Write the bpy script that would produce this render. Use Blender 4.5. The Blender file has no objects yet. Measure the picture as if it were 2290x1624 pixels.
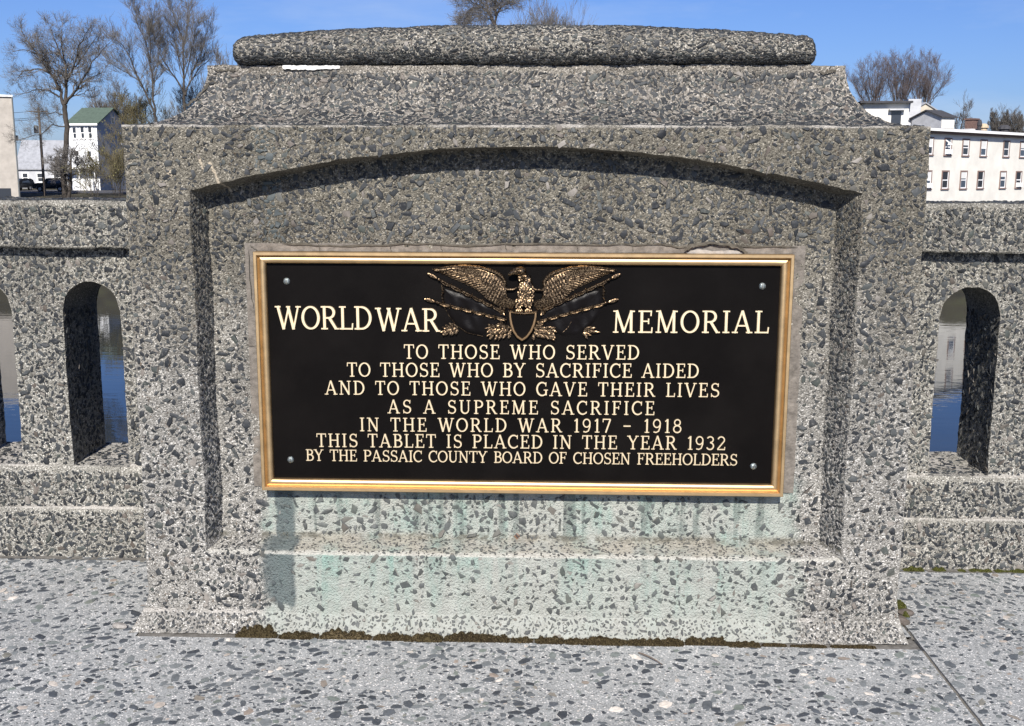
import bpy, bmesh, math, random
import numpy as np
from math import sin, cos, pi, radians, sqrt, exp
from mathutils import Vector, noise

S = bpy.context.scene
col = S.collection

# ------------------------------------------------------------------ camera
CAM = np.array([0.0, -2.57, 1.15])
PSI, PITCH, ROLL, FPX = 0.033, radians(10.0), 0.003, 2400.0
fw = np.array([-sin(PSI)*cos(PITCH), cos(PSI)*cos(PITCH), -sin(PITCH)])
r0 = np.array([cos(PSI), sin(PSI), 0.0]); u0 = np.cross(r0, fw)
rt = r0*cos(ROLL)+u0*sin(ROLL); up = u0*cos(ROLL)-r0*sin(ROLL)

def at(x, y, Y):
    """point of the plane Y=const that the photograph shows at (x, y) of a 2290x1624 copy"""
    d = fw+rt*(x-1145.)/FPX+up*(812.-y)/FPX
    t = (Y-CAM[1])/d[1]
    return CAM+d*t

cd = bpy.data.cameras.new('camera'); cam = bpy.data.objects.new('camera', cd); col.objects.link(cam)
cd.sensor_width = 36.0; cd.lens = 36.0*FPX/2290.0; cd.clip_start = 0.05; cd.clip_end = 6000
from mathutils import Matrix
mt = Matrix(((rt[0], up[0], -fw[0], CAM[0]), (rt[1], up[1], -fw[1], CAM[1]), (rt[2], up[2], -fw[2], CAM[2]), (0, 0, 0, 1)))
cam.matrix_world = mt
S.camera = cam

# ------------------------------------------------------------------ light
SUN_EL, SUN_AZ = radians(37), radians(-3.0)     # sun behind the camera, a touch to the left
w = bpy.data.worlds.new('World'); S.world = w; w.use_nodes = True
nt = w.node_tree; nt.nodes.clear()
sky = nt.nodes.new('ShaderNodeTexSky'); sky.sky_type = 'NISHITA'; sky.sun_disc = False
sky.sun_elevation = SUN_EL; sky.sun_rotation = radians(180)-SUN_AZ*-1
sky.altitude = 0; sky.air_density = 1.0; sky.dust_density = 0.6; sky.ozone_density = 4.5
bg = nt.nodes.new('ShaderNodeBackground'); bg.inputs[1].default_value = 0.052
wo = nt.nodes.new('ShaderNodeOutputWorld')
tint = nt.nodes.new('ShaderNodeMix'); tint.data_type = 'RGBA'; tint.blend_type = 'MULTIPLY'; tint.inputs[0].default_value = 1.0
tint.inputs[7].default_value = (.80, .97, 1.46, 1)          # the deep blue of a very clear, dry day
nt.links.new(sky.outputs[0], tint.inputs[6]); # faint high wisps
wc = nt.nodes.new('ShaderNodeTexCoord'); wm_ = nt.nodes.new('ShaderNodeMapping'); wm_.inputs['Scale'].default_value = (2., 2., 9.); wn_ = nt.nodes.new('ShaderNodeTexNoise'); wn_.inputs['Scale'].default_value = 1.6; wn_.inputs['Detail'].default_value = 6; wn_.inputs['Roughness'].default_value = .6
wr = nt.nodes.new('ShaderNodeMapRange'); wr.inputs[1].default_value = .50; wr.inputs[2].default_value = .78; wr.inputs[3].default_value = 0.; wr.inputs[4].default_value = .30
wx = nt.nodes.new('ShaderNodeMix'); wx.data_type = 'RGBA'; wx.inputs[7].default_value = (9., 10., 11.5, 1)
nt.links.new(wc.outputs['Generated'], wm_.inputs[0]); nt.links.new(wm_.outputs[0], wn_.inputs['Vector']); nt.links.new(wn_.outputs[0], wr.inputs[0]); nt.links.new(wr.outputs[0], wx.inputs[0])
nt.links.new(tint.outputs[2], wx.inputs[6]); nt.links.new(wx.outputs[2], bg.inputs[0]); nt.links.new(bg.outputs[0], wo.inputs[0])
sd = bpy.data.lights.new('sun', 'SUN'); sd.energy = 5.0; sd.angle = radians(0.5); sd.color = (1.0, 0.94, 0.86)
so = bpy.data.objects.new('sun', sd); col.objects.link(so)
ldir = Vector((sin(SUN_AZ)*cos(SUN_EL), -cos(SUN_AZ)*cos(SUN_EL), sin(SUN_EL)))   # towards the sun
so.rotation_euler = ldir.to_track_quat('Z', 'Y').to_euler(); so.location = (0, -20, 30)
S.view_settings.view_transform = 'Standard'; S.view_settings.look = 'None'
S.view_settings.exposure = 0.62; S.view_settings.gamma = 1.0
S.render.engine = 'CYCLES'

# ------------------------------------------------------------------ materials
class N:
    """tiny node-graph helper"""
    def __init__(s, name):
        s.m = bpy.data.materials.new(name); s.m.use_nodes = True
        s.t = s.m.node_tree; s.t.nodes.clear()
        s.out = s.n('ShaderNodeOutputMaterial'); s.b = s.n('ShaderNodeBsdfPrincipled')
        s.l(s.b.outputs[0], s.out.inputs[0]); s.tc = s.n('ShaderNodeTexCoord'); s.P = s.tc.outputs['Object']
    def n(s, t): return s.t.nodes.new(t)
    def l(s, a, b): s.t.links.new(a, b)
    def v(s, sock, x):
        if isinstance(x, (int, float)): sock.default_value = x
        elif isinstance(x, (tuple, list)):
            sock.default_value = (x[0], x[1], x[2], 1.0) if sock.type == 'RGBA' else x
        else: s.l(x, sock)
    def math(s, op, a, b=0.0, c=None, clamp=False):
        k = s.n('ShaderNodeMath'); k.operation = op; k.use_clamp = clamp
        s.v(k.inputs[0], a); s.v(k.inputs[1], b)
        if c is not None: s.v(k.inputs[2], c)
        return k.outputs[0]
    def mix(s, f, a, b, mode='MIX'):
        k = s.n('ShaderNodeMix'); k.data_type = 'RGBA'; k.blend_type = mode
        s.v(k.inputs[0], f); s.v(k.inputs[6], a); s.v(k.inputs[7], b); return k.outputs[2]
    def noise(s, sc, det=4, rough=.55, vec=None):
        k = s.n('ShaderNodeTexNoise'); k.inputs['Scale'].default_value = sc; k.inputs['Detail'].default_value = det
        k.inputs['Roughness'].default_value = rough; s.l(vec or s.P, k.inputs['Vector']); return k.outputs[0]
    def vor(s, sc, vec=None, feat='F1'):
        k = s.n('ShaderNodeTexVoronoi'); k.inputs['Scale'].default_value = sc; k.feature = feat
        s.l(vec or s.P, k.inputs['Vector']); return k
    def ramp(s, f, *st):
        k = s.n('ShaderNodeValToRGB'); e = k.color_ramp.elements
        while len(e) < len(st): e.new(0.5)
        for i, (p, c) in enumerate(st):
            e[i].position = p; e[i].color = (c[0], c[1], c[2], 1) if isinstance(c, tuple) else (c, c, c, 1)
        s.l(f, k.inputs[0]); return k.outputs[0]
    def smooth(s, x, a, b):
        k = s.n('ShaderNodeMapRange'); k.interpolation_type = 'SMOOTHSTEP'
        s.v(k.inputs[0], x); k.inputs[1].default_value = a; k.inputs[2].default_value = b; return k.outputs[0]
    def scale(s, vec, sc):
        k = s.n('ShaderNodeMapping'); k.inputs['Scale'].default_value = sc; s.l(vec, k.inputs[0]); return k.outputs[0]
    def xyz(s):
        k = s.n('ShaderNodeSeparateXYZ'); s.l(s.P, k.inputs[0]); return k.outputs
    def bump(s, h, st=1.0, dist=0.002):
        k = s.n('ShaderNodeBump'); k.inputs['Strength'].default_value = st; k.inputs['Distance'].default_value = dist
        s.l(h, k.inputs['Height']); s.l(k.outputs[0], s.b.inputs['Normal'])
    def rnd(s):
        return s.n('ShaderNodeNewGeometry').outputs['Random Per Island']
    def done(s, c=None, rough=None, metal=None, spec=None):
        if c is not None: s.v(s.b.inputs['Base Color'], c)
        if rough is not None: s.v(s.b.inputs['Roughness'], rough)
        if metal is not None: s.v(s.b.inputs['Metallic'], metal)
        if spec is not None: s.v(s.b.inputs['Specular IOR Level'], spec)
        return s.m

def concrete(name, stain=False, weather=1.0, tone=(1, 1, 1), pale=0.0, grit=1.0, worn=()):
    k = N(name)
    g1 = k.vor(340.); g2 = k.vor(165.); g3 = k.vor(560.)
    sep = k.n('ShaderNodeSeparateColor'); k.l(g1.outputs['Color'], sep.inputs[0])
    sep2 = k.n('ShaderNodeSeparateColor'); k.l(g2.outputs['Color'], sep2.inputs[0])
    sep3 = k.n('ShaderNodeSeparateColor'); k.l(g3.outputs['Color'], sep3.inputs[0])
    c = k.ramp(sep.outputs[0], (0.0, (.090, .087, .079)), (.16, (.182, .176, .161)), (.55, (.252, .244, .222)), (.84, (.312, .303, .276)), (.955, (.56, .545, .51)))
    c2 = k.ramp(sep3.outputs[0], (0.0, .50), (.22, .88), (.7, 1.0), (.93, 1.28))
    c = k.mix(0.7*grit, c, c2, 'MULTIPLY')
    # medium pebbles: only some cells are stone
    peb = k.math('MULTIPLY', k.math('LESS_THAN', sep2.outputs[0], .15*grit), k.math('LESS_THAN', g2.outputs['Distance'], .38))
    pc = k.ramp(sep2.outputs[1], (0., (.022, .024, .030)), (.6, (.065, .068, .074)), (.85, (.13, .10, .075)))
    c = k.mix(k.math('MULTIPLY', peb, .9), c, pc)
    big = k.noise(3.2, 5, .6); mid = k.noise(17., 4, .6)
    tone_f = k.ramp(big, (.3, .74), (.5, 1.0), (.72, 1.16))
    c = k.mix(.75, c, tone_f, 'MULTIPLY')
    c = k.mix(.5, c, k.ramp(mid, (.32, .75), (.62, 1.12)), 'MULTIPLY')
    X, Y, Z = k.xyz()
    # old weathering: darker, browner skin over the upper part
    zz = k.math('ADD', Z, k.math('MULTIPLY', k.math('SUBTRACT', k.noise(5., 5, .65), .5), .55))
    wm = k.math('MULTIPLY', k.smooth(zz, .45, 1.05), weather)
    c = k.mix(wm, c, k.mix(1.0, c, (.55, .525, .465), 'MULTIPLY'))
    streak = k.noise(1.0, 4, .6, k.scale(k.P, (9., 9., .7)))   # rain streaks on the upper half
    c = k.mix(k.math('MULTIPLY', k.smooth(Z, .35, .8), .8), c, k.mix(1.0, c, k.ramp(streak, (.32, .70), (.5, 1.0), (.70, 1.14)), 'MULTIPLY'))
    c = k.mix(1.0, c, tone, 'MULTIPLY')
    if pale: c = k.mix(pale, c, (.36, .34, .30))
    for zw in worn:            # arrises rubbed down to pale cement
        wn = k.math('MULTIPLY', k.smooth(k.math('ABSOLUTE', k.math('SUBTRACT', Z, zw)), .0075, .003), k.smooth(k.noise(9., 4, .6), .36, .58))
        c = k.mix(k.math('MULTIPLY', wn, .75), c, (.42, .40, .365))
    if stain:
        cm, f, dk = stain_nodes(k, X, Z)
        c = k.mix(f, c, cm)
        zl = k.math('ADD', Z, k.math('MULTIPLY', k.math('SUBTRACT', k.noise(55., 3), .5), .008)); xi = k.math('MULTIPLY', k.math('GREATER_THAN', X, -.86), k.math('LESS_THAN', X, .735))
        c = k.mix(k.math('MULTIPLY', xi, k.math('MULTIPLY', k.smooth(k.math('ABSOLUTE', k.math('SUBTRACT', Z, .2035)), .0055, .002), .65)), c, (.50, .49, .44))     # pale front arris of the sill
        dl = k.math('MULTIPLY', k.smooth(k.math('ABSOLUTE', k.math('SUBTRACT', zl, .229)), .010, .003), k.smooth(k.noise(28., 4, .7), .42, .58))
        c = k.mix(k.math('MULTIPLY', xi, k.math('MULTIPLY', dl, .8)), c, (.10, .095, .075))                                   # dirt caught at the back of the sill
    if stain:                  # pale drips left of the arch springing
        for (x0_, z0_, sl, ln, ww) in ((-.806, 1.176, .42, .072, .0045), (-.832, 1.188, .3, .030, .004), (-.905, 1.158, .1, .02, .008)):
            d_ = k.math('ABSOLUTE', k.math('SUBTRACT', k.math('ADD', X, k.math('MULTIPLY', k.math('SUBTRACT', k.noise(60., 3), .5), .012)), k.math('MULTIPLY_ADD', k.math('SUBTRACT', z0_, Z), sl, x0_)))
            mk = k.math('MULTIPLY', k.smooth(d_, ww, ww*.4), k.math('MULTIPLY', k.math('LESS_THAN', Z, z0_), k.math('GREATER_THAN', Z, z0_-ln)))
            c = k.mix(k.math('MULTIPLY', mk, .8), c, (.42, .36, .27))
    k.bump(k.math('ADD', k.math('ADD', k.math('MULTIPLY', g1.outputs['Distance'], -.7), k.math('MULTIPLY', g2.outputs['Distance'], -.8)), k.math('MULTIPLY', k.noise(90., 3, .6), .6)), .85, .0040)
    return k.done(c, .9, 0, .25)

def stain_nodes(k, X, Z):
    """lime wash and verdigris that ran down from the bronze: (colour, mask)"""
    sv = k.scale(k.P, (13., 0.0, 1.0))
    st = k.noise(1.0, 5, .62, sv); sv2 = k.scale(k.P, (34., 3., 2.2)); st2 = k.noise(1.0, 3, .6, sv2)
    sv3 = k.scale(k.P, (4.2, 0., .6)); st3 = k.noise(1.0, 3, .5, sv3)
    wob = k.math('ADD', k.math('MULTIPLY', k.math('SUBTRACT', k.noise(9., 5, .68), .5), .13), k.math('MULTIPLY', k.math('SUBTRACT', st3, .5), .10))
    xw = k.math('ADD', X, wob)
    win = k.math('MULTIPLY', k.smooth(xw, -.745, -.69), k.smooth(xw, .66, .58))
    win = k.math('MULTIPLY', win, k.smooth(k.math('ADD', Z, wob), .415, .375))
    lime = k.mix(k.noise(24., 5, .7), (.235, .238, .212), (.405, .425, .385))
    green = k.mix(st2, (.11, .185, .16), (.295, .415, .36))
    gm = k.smooth(st, .40, .60)
    # more green close to the two ends of the tablet
    ends = k.math('ADD', k.math('MULTIPLY', k.smooth(X, -.22, -.52), .42), k.math('MULTIPLY', k.smooth(X, .15, .45), .26))
    gm = k.math('MULTIPLY', k.math('ADD', k.math('MULTIPLY', gm, .80), ends, clamp=True), k.smooth(k.noise(6.5, 5, .65), .34, .60))
    gm = k.math('MULTIPLY', gm, k.smooth(Z, -.05, .24))
    gm = k.math('MULTIPLY', gm, k.math('ADD', .55, k.math('MULTIPLY', k.smooth(st2, .38, .58), .55)), clamp=True)
    c = k.mix(gm, lime, green)
    # dark drip marks
    dm = k.math('MULTIPLY', k.smooth(st2, .52, .66), k.smooth(Z, .04, .34))
    c = k.mix(k.math('MULTIPLY', dm, .75), c, (.085, .11, .10))
    # thin dirty line along the top
    top = k.math('MULTIPLY', k.smooth(k.math('ADD', Z, wob), .335, .368), .75)
    c = k.mix(top, c, (.15, .175, .17))
    led = k.math('MULTIPLY', k.smooth(Z, .198, .206), k.smooth(Z, .250, .222))
    c = k.mix(k.math('MULTIPLY', led, k.math('MULTIPLY', .8, k.smooth(k.noise(11., 4), .35, .6))), c, (.33, .305, .25))  # tan ledge; light on its upward face is put into the colour
    # one broad dark run at the left
    xw = k.math('ADD', X, k.math('MULTIPLY', k.math('SUBTRACT', k.noise(14., 4, .6), .5), .030))
    a = k.math('MULTIPLY', k.smooth(xw, -.700, -.692), k.smooth(xw, -.642, -.654))
    a = k.math('MULTIPLY', a, k.smooth(Z, .19, .2))
    b = k.math('MULTIPLY', k.smooth(xw, -.727, -.715), k.smooth(xw, -.628, -.640))
    b = k.math('MULTIPLY', b, k.math('MULTIPLY', k.smooth(Z, .232, .222), k.smooth(k.math('ADD', Z, wob), .055, .075)))
    dk = k.math('MULTIPLY', k.math('MAXIMUM', a, b), .94)
    c = k.mix(dk, c, k.mix(st2, (.066, .080, .084), (.105, .135, .132)))
    patch = k.smooth(k.noise(30., 5, .7), .34, .55)
    f = k.math('MULTIPLY', win, k.math('ADD', .66, k.math('MULTIPLY', patch, .32)))
    f = k.math('MAXIMUM', f, k.math('MULTIPLY', dk, win))
    rust = k.math('LESS_THAN', k.math('ADD', k.math('ABSOLUTE', k.math('ADD', X, .073)), k.math('MULTIPLY', k.math('ABSOLUTE', k.math('SUBTRACT', Z, .232)), 1.0)), .009)
    c = k.mix(k.math('MULTIPLY', rust, .8), c, (.22, .09, .04))
    return c, f, dk

def stone_mat(name, stain=False, bright=1.0):
    k = N(name); r = k.rnd()
    b = bright
    c = k.ramp(r, (0., (.011*b, .013*b, .016*b)), (.35, (.021*b, .024*b, .028*b)), (.62, (.035*b, .039*b, .042*b)), (.80, (.056*b, .061*b, .062*b)), (.90, (.048*b, .056*b, .050*b)), (.95, (.080*b, .066*b, .055*b)), (.992, (.20*b, .185*b, .165*b)))
    c = k.mix(.7, c, k.ramp(k.noise(70., 4, .65), (.28, .6), (.7, 1.35)), 'MULTIPLY')
    dust = k.smooth(k.noise(150., 3, .6), .56, .72)
    c = k.mix(k.math('MULTIPLY', dust, .40), c, (.17, .165, .15))
    if stain:
        X, Y, Z = k.xyz(); cm, f, dk = stain_nodes(k, X, Z)
        c = k.mix(k.math('MAXIMUM', k.math('MULTIPLY', f, .16), k.math('MULTIPLY', dk, .45)), c, cm)
    k.bump(k.noise(160., 4, .6), .55, .0015)
    return k.done(c, .62, 0, .35)

M = {}
M['pier'] = concrete('exposed_aggregate_pier', stain=True, worn=(1.262, .046))
M['cap'] = concrete('exposed_aggregate_cap', weather=.35, tone=(1.04, 1.02, .98))
M['cove'] = concrete('exposed_aggregate_cove', weather=.45, tone=(1.05, 1.02, 1.0), worn=(1.264,))
M['bal'] = concrete('exposed_aggregate_parapet', weather=.35, tone=(.97, .97, .94), worn=(.155, .284))
M['stone'] = stone_mat('slate_chips', stain=True)
M['stone_plain'] = stone_mat('slate_chips_plain')
M['stone_pave'] = stone_mat('paving_chips', bright=3.0)

def paving():
    k = N('paving_concrete')
    g1 = k.vor(330.); g2 = k.vor(170.)
    sep = k.n('ShaderNodeSeparateColor'); k.l(g1.outputs['Color'], sep.inputs[0])
    sep2 = k.n('ShaderNodeSeparateColor'); k.l(g2.outputs['Color'], sep2.inputs[0])
    c = k.ramp(sep.outputs[0], (0., (.18, .186, .184)), (.15, (.257, .266, .264)), (.6, (.316, .328, .325)), (.90, (.372, .382, .376)), (.965, (.72, .70, .67)))
    peb = k.math('MULTIPLY', k.math('LESS_THAN', sep2.outputs[0], .10), k.math('LESS_THAN', g2.outputs['Distance'], .33))
    pc = k.ramp(sep2.outputs[1], (0., (.045, .05, .056)), (.5, (.11, .118, .13)), (.75, (.19, .165, .13)), (.9, (.42, .40, .37)))
    c = k.mix(peb, c, pc)
    c = k.mix(.8, c, k.ramp(k.noise(4., 5, .6), (.3, .82), (.7, 1.1)), 'MULTIPLY')
    c = k.mix(.6, c, k.ramp(k.noise(26., 4, .6), (.3, .82), (.66, 1.08)), 'MULTIPLY')
    k.bump(k.math('ADD', k.math('MULTIPLY', g1.outputs['Distance'], -.6), k.noise(120., 3, .6)), .7, .002)
    return k.done(c, .85, 0, .3)
M['pave'] = paving()

def simple(name, c, rough=.8, metal=0., spec=.3, nscale=0, namp=.25, bump=0., bdist=.002):
    k = N(name)
    if nscale:
        f = k.ramp(k.noise(nscale, 5, .6), (.3, 1-namp), (.7, 1+namp))
        cc = k.mix(1., c, f, 'MULTIPLY')
    else: cc = c
    if bump: k.bump(k.noise(nscale*3 or 50., 4, .6), bump, bdist)
    return k.done(cc, rough, metal, spec)
M['dirt'] = simple('joint_dirt', (.075, .068, .055), .95, nscale=60, namp=.5, bump=.6)
M['mortar'] = simple('mortar_border', (.145, .13, .113), .92, nscale=45, namp=.42, bump=1.0, bdist=.003)
M['old_mortar'] = simple('old_mortar', (.135, .128, .115), .95, nscale=70, namp=.4, bump=.8)
M['white_scar'] = simple('white_scar', (.60, .60, .58), .85, nscale=45, namp=.3, bump=.8)
M['white_fill'] = simple('lime_filler', (.27, .255, .235), .85, nscale=60, namp=.25, bump=.8)

def bronze(name, c, rough, nscale=0, bump=0., dark=None, streak=None):
    k = N(name)
    cc = c
    if dark:
        f = k.smooth(k.noise(nscale, 4, .6), .45, .62); cc = k.mix(f, dark, c)
    rr = rough
    if streak:
        sv = k.scale(k.P, streak); f = k.noise(1.0, 4, .6, sv)
        rr = k.math('ADD', rough-.06, k.math('MULTIPLY', f, .14)); cc = k.mix(.6, cc, k.ramp(f, (.3, .82), (.7, 1.1)), 'MULTIPLY')
    if bump: k.bump(k.noise(600., 3, .6), bump, .0006)
    return k.done(cc, rr, 1.0)
M['frame'] = bronze('brushed_bronze', (.58, .41, .22), .44, streak=(30., 30., 30.), bump=.12)
M['letter'] = bronze('polished_letters', (.86, .72, .49), .54, bump=.15)
M['eagle'] = bronze('relief_bronze', (.33, .235, .14), .40, 340., .2, dark=(.030, .020, .014))
M['shield'] = bronze('shield_rim_bronze', (.46, .30, .16), .42, bump=.2)
k = N('dark_patina'); n1 = k.noise(700., 3, .6); n2 = k.noise(5., 4, .6)
cc = k.mix(k.smooth(n2, .35, .7), (.0032, .0026, .0024), (.0055, .0046, .0042))
k.bump(n1, .5, .0012); M['field'] = k.done(cc, .38, 0, .06)
k = N('dark_flag'); k.bump(k.noise(40., 3, .6), .35, .004); M['flag'] = k.done((.0038, .003, .003), .40, 0, .12)
M['screw'] = bronze('dull_screw', (.42, .48, .48), .55, 300., .3, dark=(.16, .18, .18))

def moss_mat():
    k = N('moss'); r = k.rnd()
    c = k.ramp(r, (0., (.012, .009, .006)), (.45, (.036, .027, .014)), (.8, (.062, .050, .024)), (1., (.11, .085, .05)))
    return k.done(c, .95, 0, .1)
M['moss'] = moss_mat()
def moss_green():
    k = N('green_moss'); r = k.rnd()
    c = k.ramp(r, (0., (.020, .020, .007)), (.5, (.055, .060, .016)), (1., (.10, .105, .03)))
    return k.done(c, .95, 0, .1)
M['moss_green'] = moss_green()

# background materials
def bark(name, c):
    k = N(name); cc = k.mix(1., c, k.ramp(k.noise(2.5, 5, .7), (.3, .6), (.7, 1.35)), 'MULTIPLY'); return k.done(cc, .9, 0, .1)
M['bark'] = bark('bark', (.060, .052, .045)); M['twig'] = bark('bare_twigs', (.125, .116, .106))
M['twig_red'] = bark('reddish_twigs', (.14, .115, .11)); M['twig_olive'] = bark('budding_twigs', (.115, .10, .06))
M['bud'] = simple('spring_buds', (.15, .14, .055), .8, nscale=2., namp=.4)
M['white_wall'] = simple('white_painted_wall', (.66, .64, .58), .7, nscale=.6, namp=.10)
M['beige_wall'] = simple('beige_stucco', (.40, .37, .33), .85, nscale=1.5, namp=.12)
M['siding'] = simple('pale_siding', (.80, .82, .84), .7, nscale=1., namp=.06)
M['grey_and_shaded_siding'] = simple('grey_and_shaded_siding', (.42, .43, .45), .75, nscale=1.5, namp=.15)  # grey walls, and house sides whose shade is put into the colour
M['tan_siding'] = simple('tan_siding', (.50, .45, .36), .8, nscale=1.5, namp=.12)
M['glass'] = simple('window_glass', (.03, .035, .045), .08, spec=.6)
M['glass_blue'] = simple('window_glass_bluish', (.06, .08, .11), .12, spec=.6)
M['blind'] = simple('window_blind', (.62, .62, .60), .7)
M['brown_trim'] = simple('brown_window_trim', (.20, .14, .12), .7)
M['white_trim'] = simple('white_trim', (.78, .78, .77), .6)
M['roof_green'] = simple('green_roof', (.075, .105, .082), .85, nscale=3., namp=.2)
M['roof_grey'] = simple('grey_roof', (.27, .28, .30), .85, nscale=2., namp=.2)
M['roof_dark'] = simple('dark_roof', (.05, .05, .055), .85, nscale=3., namp=.25)
M['brick'] = simple('chimney_brick', (.14, .09, .075), .9, nscale=6., namp=.3)
M['clay'] = simple('clay_pot', (.45, .36, .25), .85, nscale=5., namp=.2)
M['car_black'] = simple('black_car_paint', (.012, .014, .016), .22, spec=.6)
M['car_silver'] = simple('silver_fender', (.72, .72, .72), .35, spec=.5)
M['tyre'] = simple('tyre_rubber', (.02, .02, .02), .85)
M['rim'] = simple('wheel_rim', (.55, .55, .56), .35, metal=.8)
M['lamp'] = simple('lamp_glass', (.75, .74, .70), .2)
M['red_lamp'] = simple('tail_lamp', (.35, .02, .02), .25)
M['pole'] = simple('weathered_pole', (.13, .105, .085), .9, nscale=4., namp=.25)
M['wire'] = simple('black_wire', (.02, .02, .022), .7)
M['steel'] = simple('grey_steel', (.16, .17, .17), .5, metal=.4)
M['street'] = simple('street_asphalt', (.07, .07, .075), .9, nscale=.5, namp=.2)

# ------------------------------------------------------------------ mesh helpers
class MB:
    def __init__(s): s.v = []; s.f = []; s.m = []; s.sm = []
    def add(s, vs, fs, mi=0):
        o = len(s.v); s.v.extend([tuple(map(float, p)) for p in vs]); s.f.extend([tuple(o+i for i in f) for f in fs]); s.m.extend([mi]*len(fs))
    def grid(s, fn, nu, nv, mi=0, flip=False):
        vs = [fn(i/nu, j/nv) for j in range(nv+1) for i in range(nu+1)]
        fs = []
        for j in range(nv):
            for i in range(nu):
                a = j*(nu+1)+i; q = (a, a+1, a+nu+2, a+nu+1)
                fs.append(q[::-1] if flip else q)
        s.add(vs, fs, mi)
    def box(s, c, d, rz=0., mi=0, taper=1.0):
        x, y, z = d[0]/2, d[1]/2, d[2]/2; cc, ss = cos(rz), sin(rz); vs = []
        for dz in (-1, 1):
            t = taper if dz > 0 else 1.0
            for dx, dy in ((-1, -1), (1, -1), (1, 1), (-1, 1)):
                a, b = dx*x*t, dy*y*t; vs.append((c[0]+a*cc-b*ss, c[1]+a*ss+b*cc, c[2]+dz*z))
        s.add(vs, [(3, 2, 1, 0), (4, 5, 6, 7), (0, 1, 5, 4), (1, 2, 6, 5), (2, 3, 7, 6), (3, 0, 4, 7)], mi)
    def tube(s, pts, rad, n=6, mi=0, caps=True):
        pts = [Vector(p) for p in pts]
        if isinstance(rad, (int, float)): rad = [rad]*len(pts)
        o = len(s.v); ref = None
        for i, p in enumerate(pts):
            a = pts[max(i-1, 0)]; b = pts[min(i+1, len(pts)-1)]; d = (b-a)
            if d.length < 1e-9: d = Vector((0, 0, 1))
            d.normalize()
            if ref is None:
                ref = Vector((1, 0, 0)) if abs(d.x) < .8 else Vector((0, 1, 0))
            e = d.cross(ref); e.normalize(); ref = e.cross(d)
            for k in range(n):
                t = 2*pi*k/n; q = p+(ref*cos(t)+e*sin(t))*rad[i]; s.v.append((q.x, q.y, q.z))
        for i in range(len(pts)-1):
            for k in range(n):
                a = o+i*n+k; b = o+i*n+(k+1) % n
                s.f.append((a, a+n, b+n, b)); s.m.append(mi)
        if caps:
            s.f.append(tuple(o+k for k in range(n))); s.m.append(mi)
            l = o+(len(pts)-1)*n; s.f.append(tuple(l+n-1-k for k in range(n))); s.m.append(mi)
    def ball(s, c, r, nu=10, nv=7, mi=0):
        rx, ry, rz = r if isinstance(r, (tuple, list)) else (r, r, r)
        def fn(u, v):
            a, b = 2*pi*u, pi*(v-.5); return (c[0]+rx*cos(a)*cos(b), c[1]+ry*sin(a)*cos(b), c[2]+rz*sin(b))
        s.grid(fn, nu, nv, mi)
    def build(s, name, mats, parent=None, smooth=None, merge=0., wobble=None, recalc=False):
        me = bpy.data.meshes.new(name); me.from_pydata(s.v, [], s.f)
        if not isinstance(mats, (list, tuple)): mats = [mats]
        for m in mats: me.materials.append(m)
        me.polygons.foreach_set('material_index', s.m)
        if merge or recalc:
            bm = bmesh.new(); bm.from_mesh(me)
            if merge: bmesh.ops.remove_doubles(bm, verts=bm.verts, dist=merge)
            if recalc: bmesh.ops.recalc_face_normals(bm, faces=bm.faces)
            bm.to_mesh(me); bm.free()
        if wobble:
            for vv in me.vertices: vv.co += wobble(vv.co)
        if smooth is not None:
            me.polygons.foreach_set('use_smooth', [True]*len(me.polygons))
            if smooth < 180: me.set_sharp_from_angle(angle=radians(smooth))
        me.update()
        o = bpy.data.objects.new(name, me); col.objects.link(o)
        if parent: o.parent = parent
        return o

def thing(name, label, cat, loc=(0, 0, 0), group=None):
    o = bpy.data.objects.new(name, None); col.objects.link(o); o.location = loc; o.empty_display_size = .2
    o['label'] = label; o['category'] = cat
    if group: o['group'] = group
    return o
def tag(o, label=None, cat=None, group=None, kind=None):
    if label: o['label'] = label
    if cat: o['category'] = cat
    if group: o['group'] = group
    if kind: o['kind'] = kind
    return o

def wob(a=.0022, s=38., a2=.0035, s2=7.):
    def f(p):
        v = noise.noise_vector(p*s)*a + noise.noise_vector(p*s2)*a2 + noise.noise_vector(p*s*2.4)*(a*.6)
        return v
    return f

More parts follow.
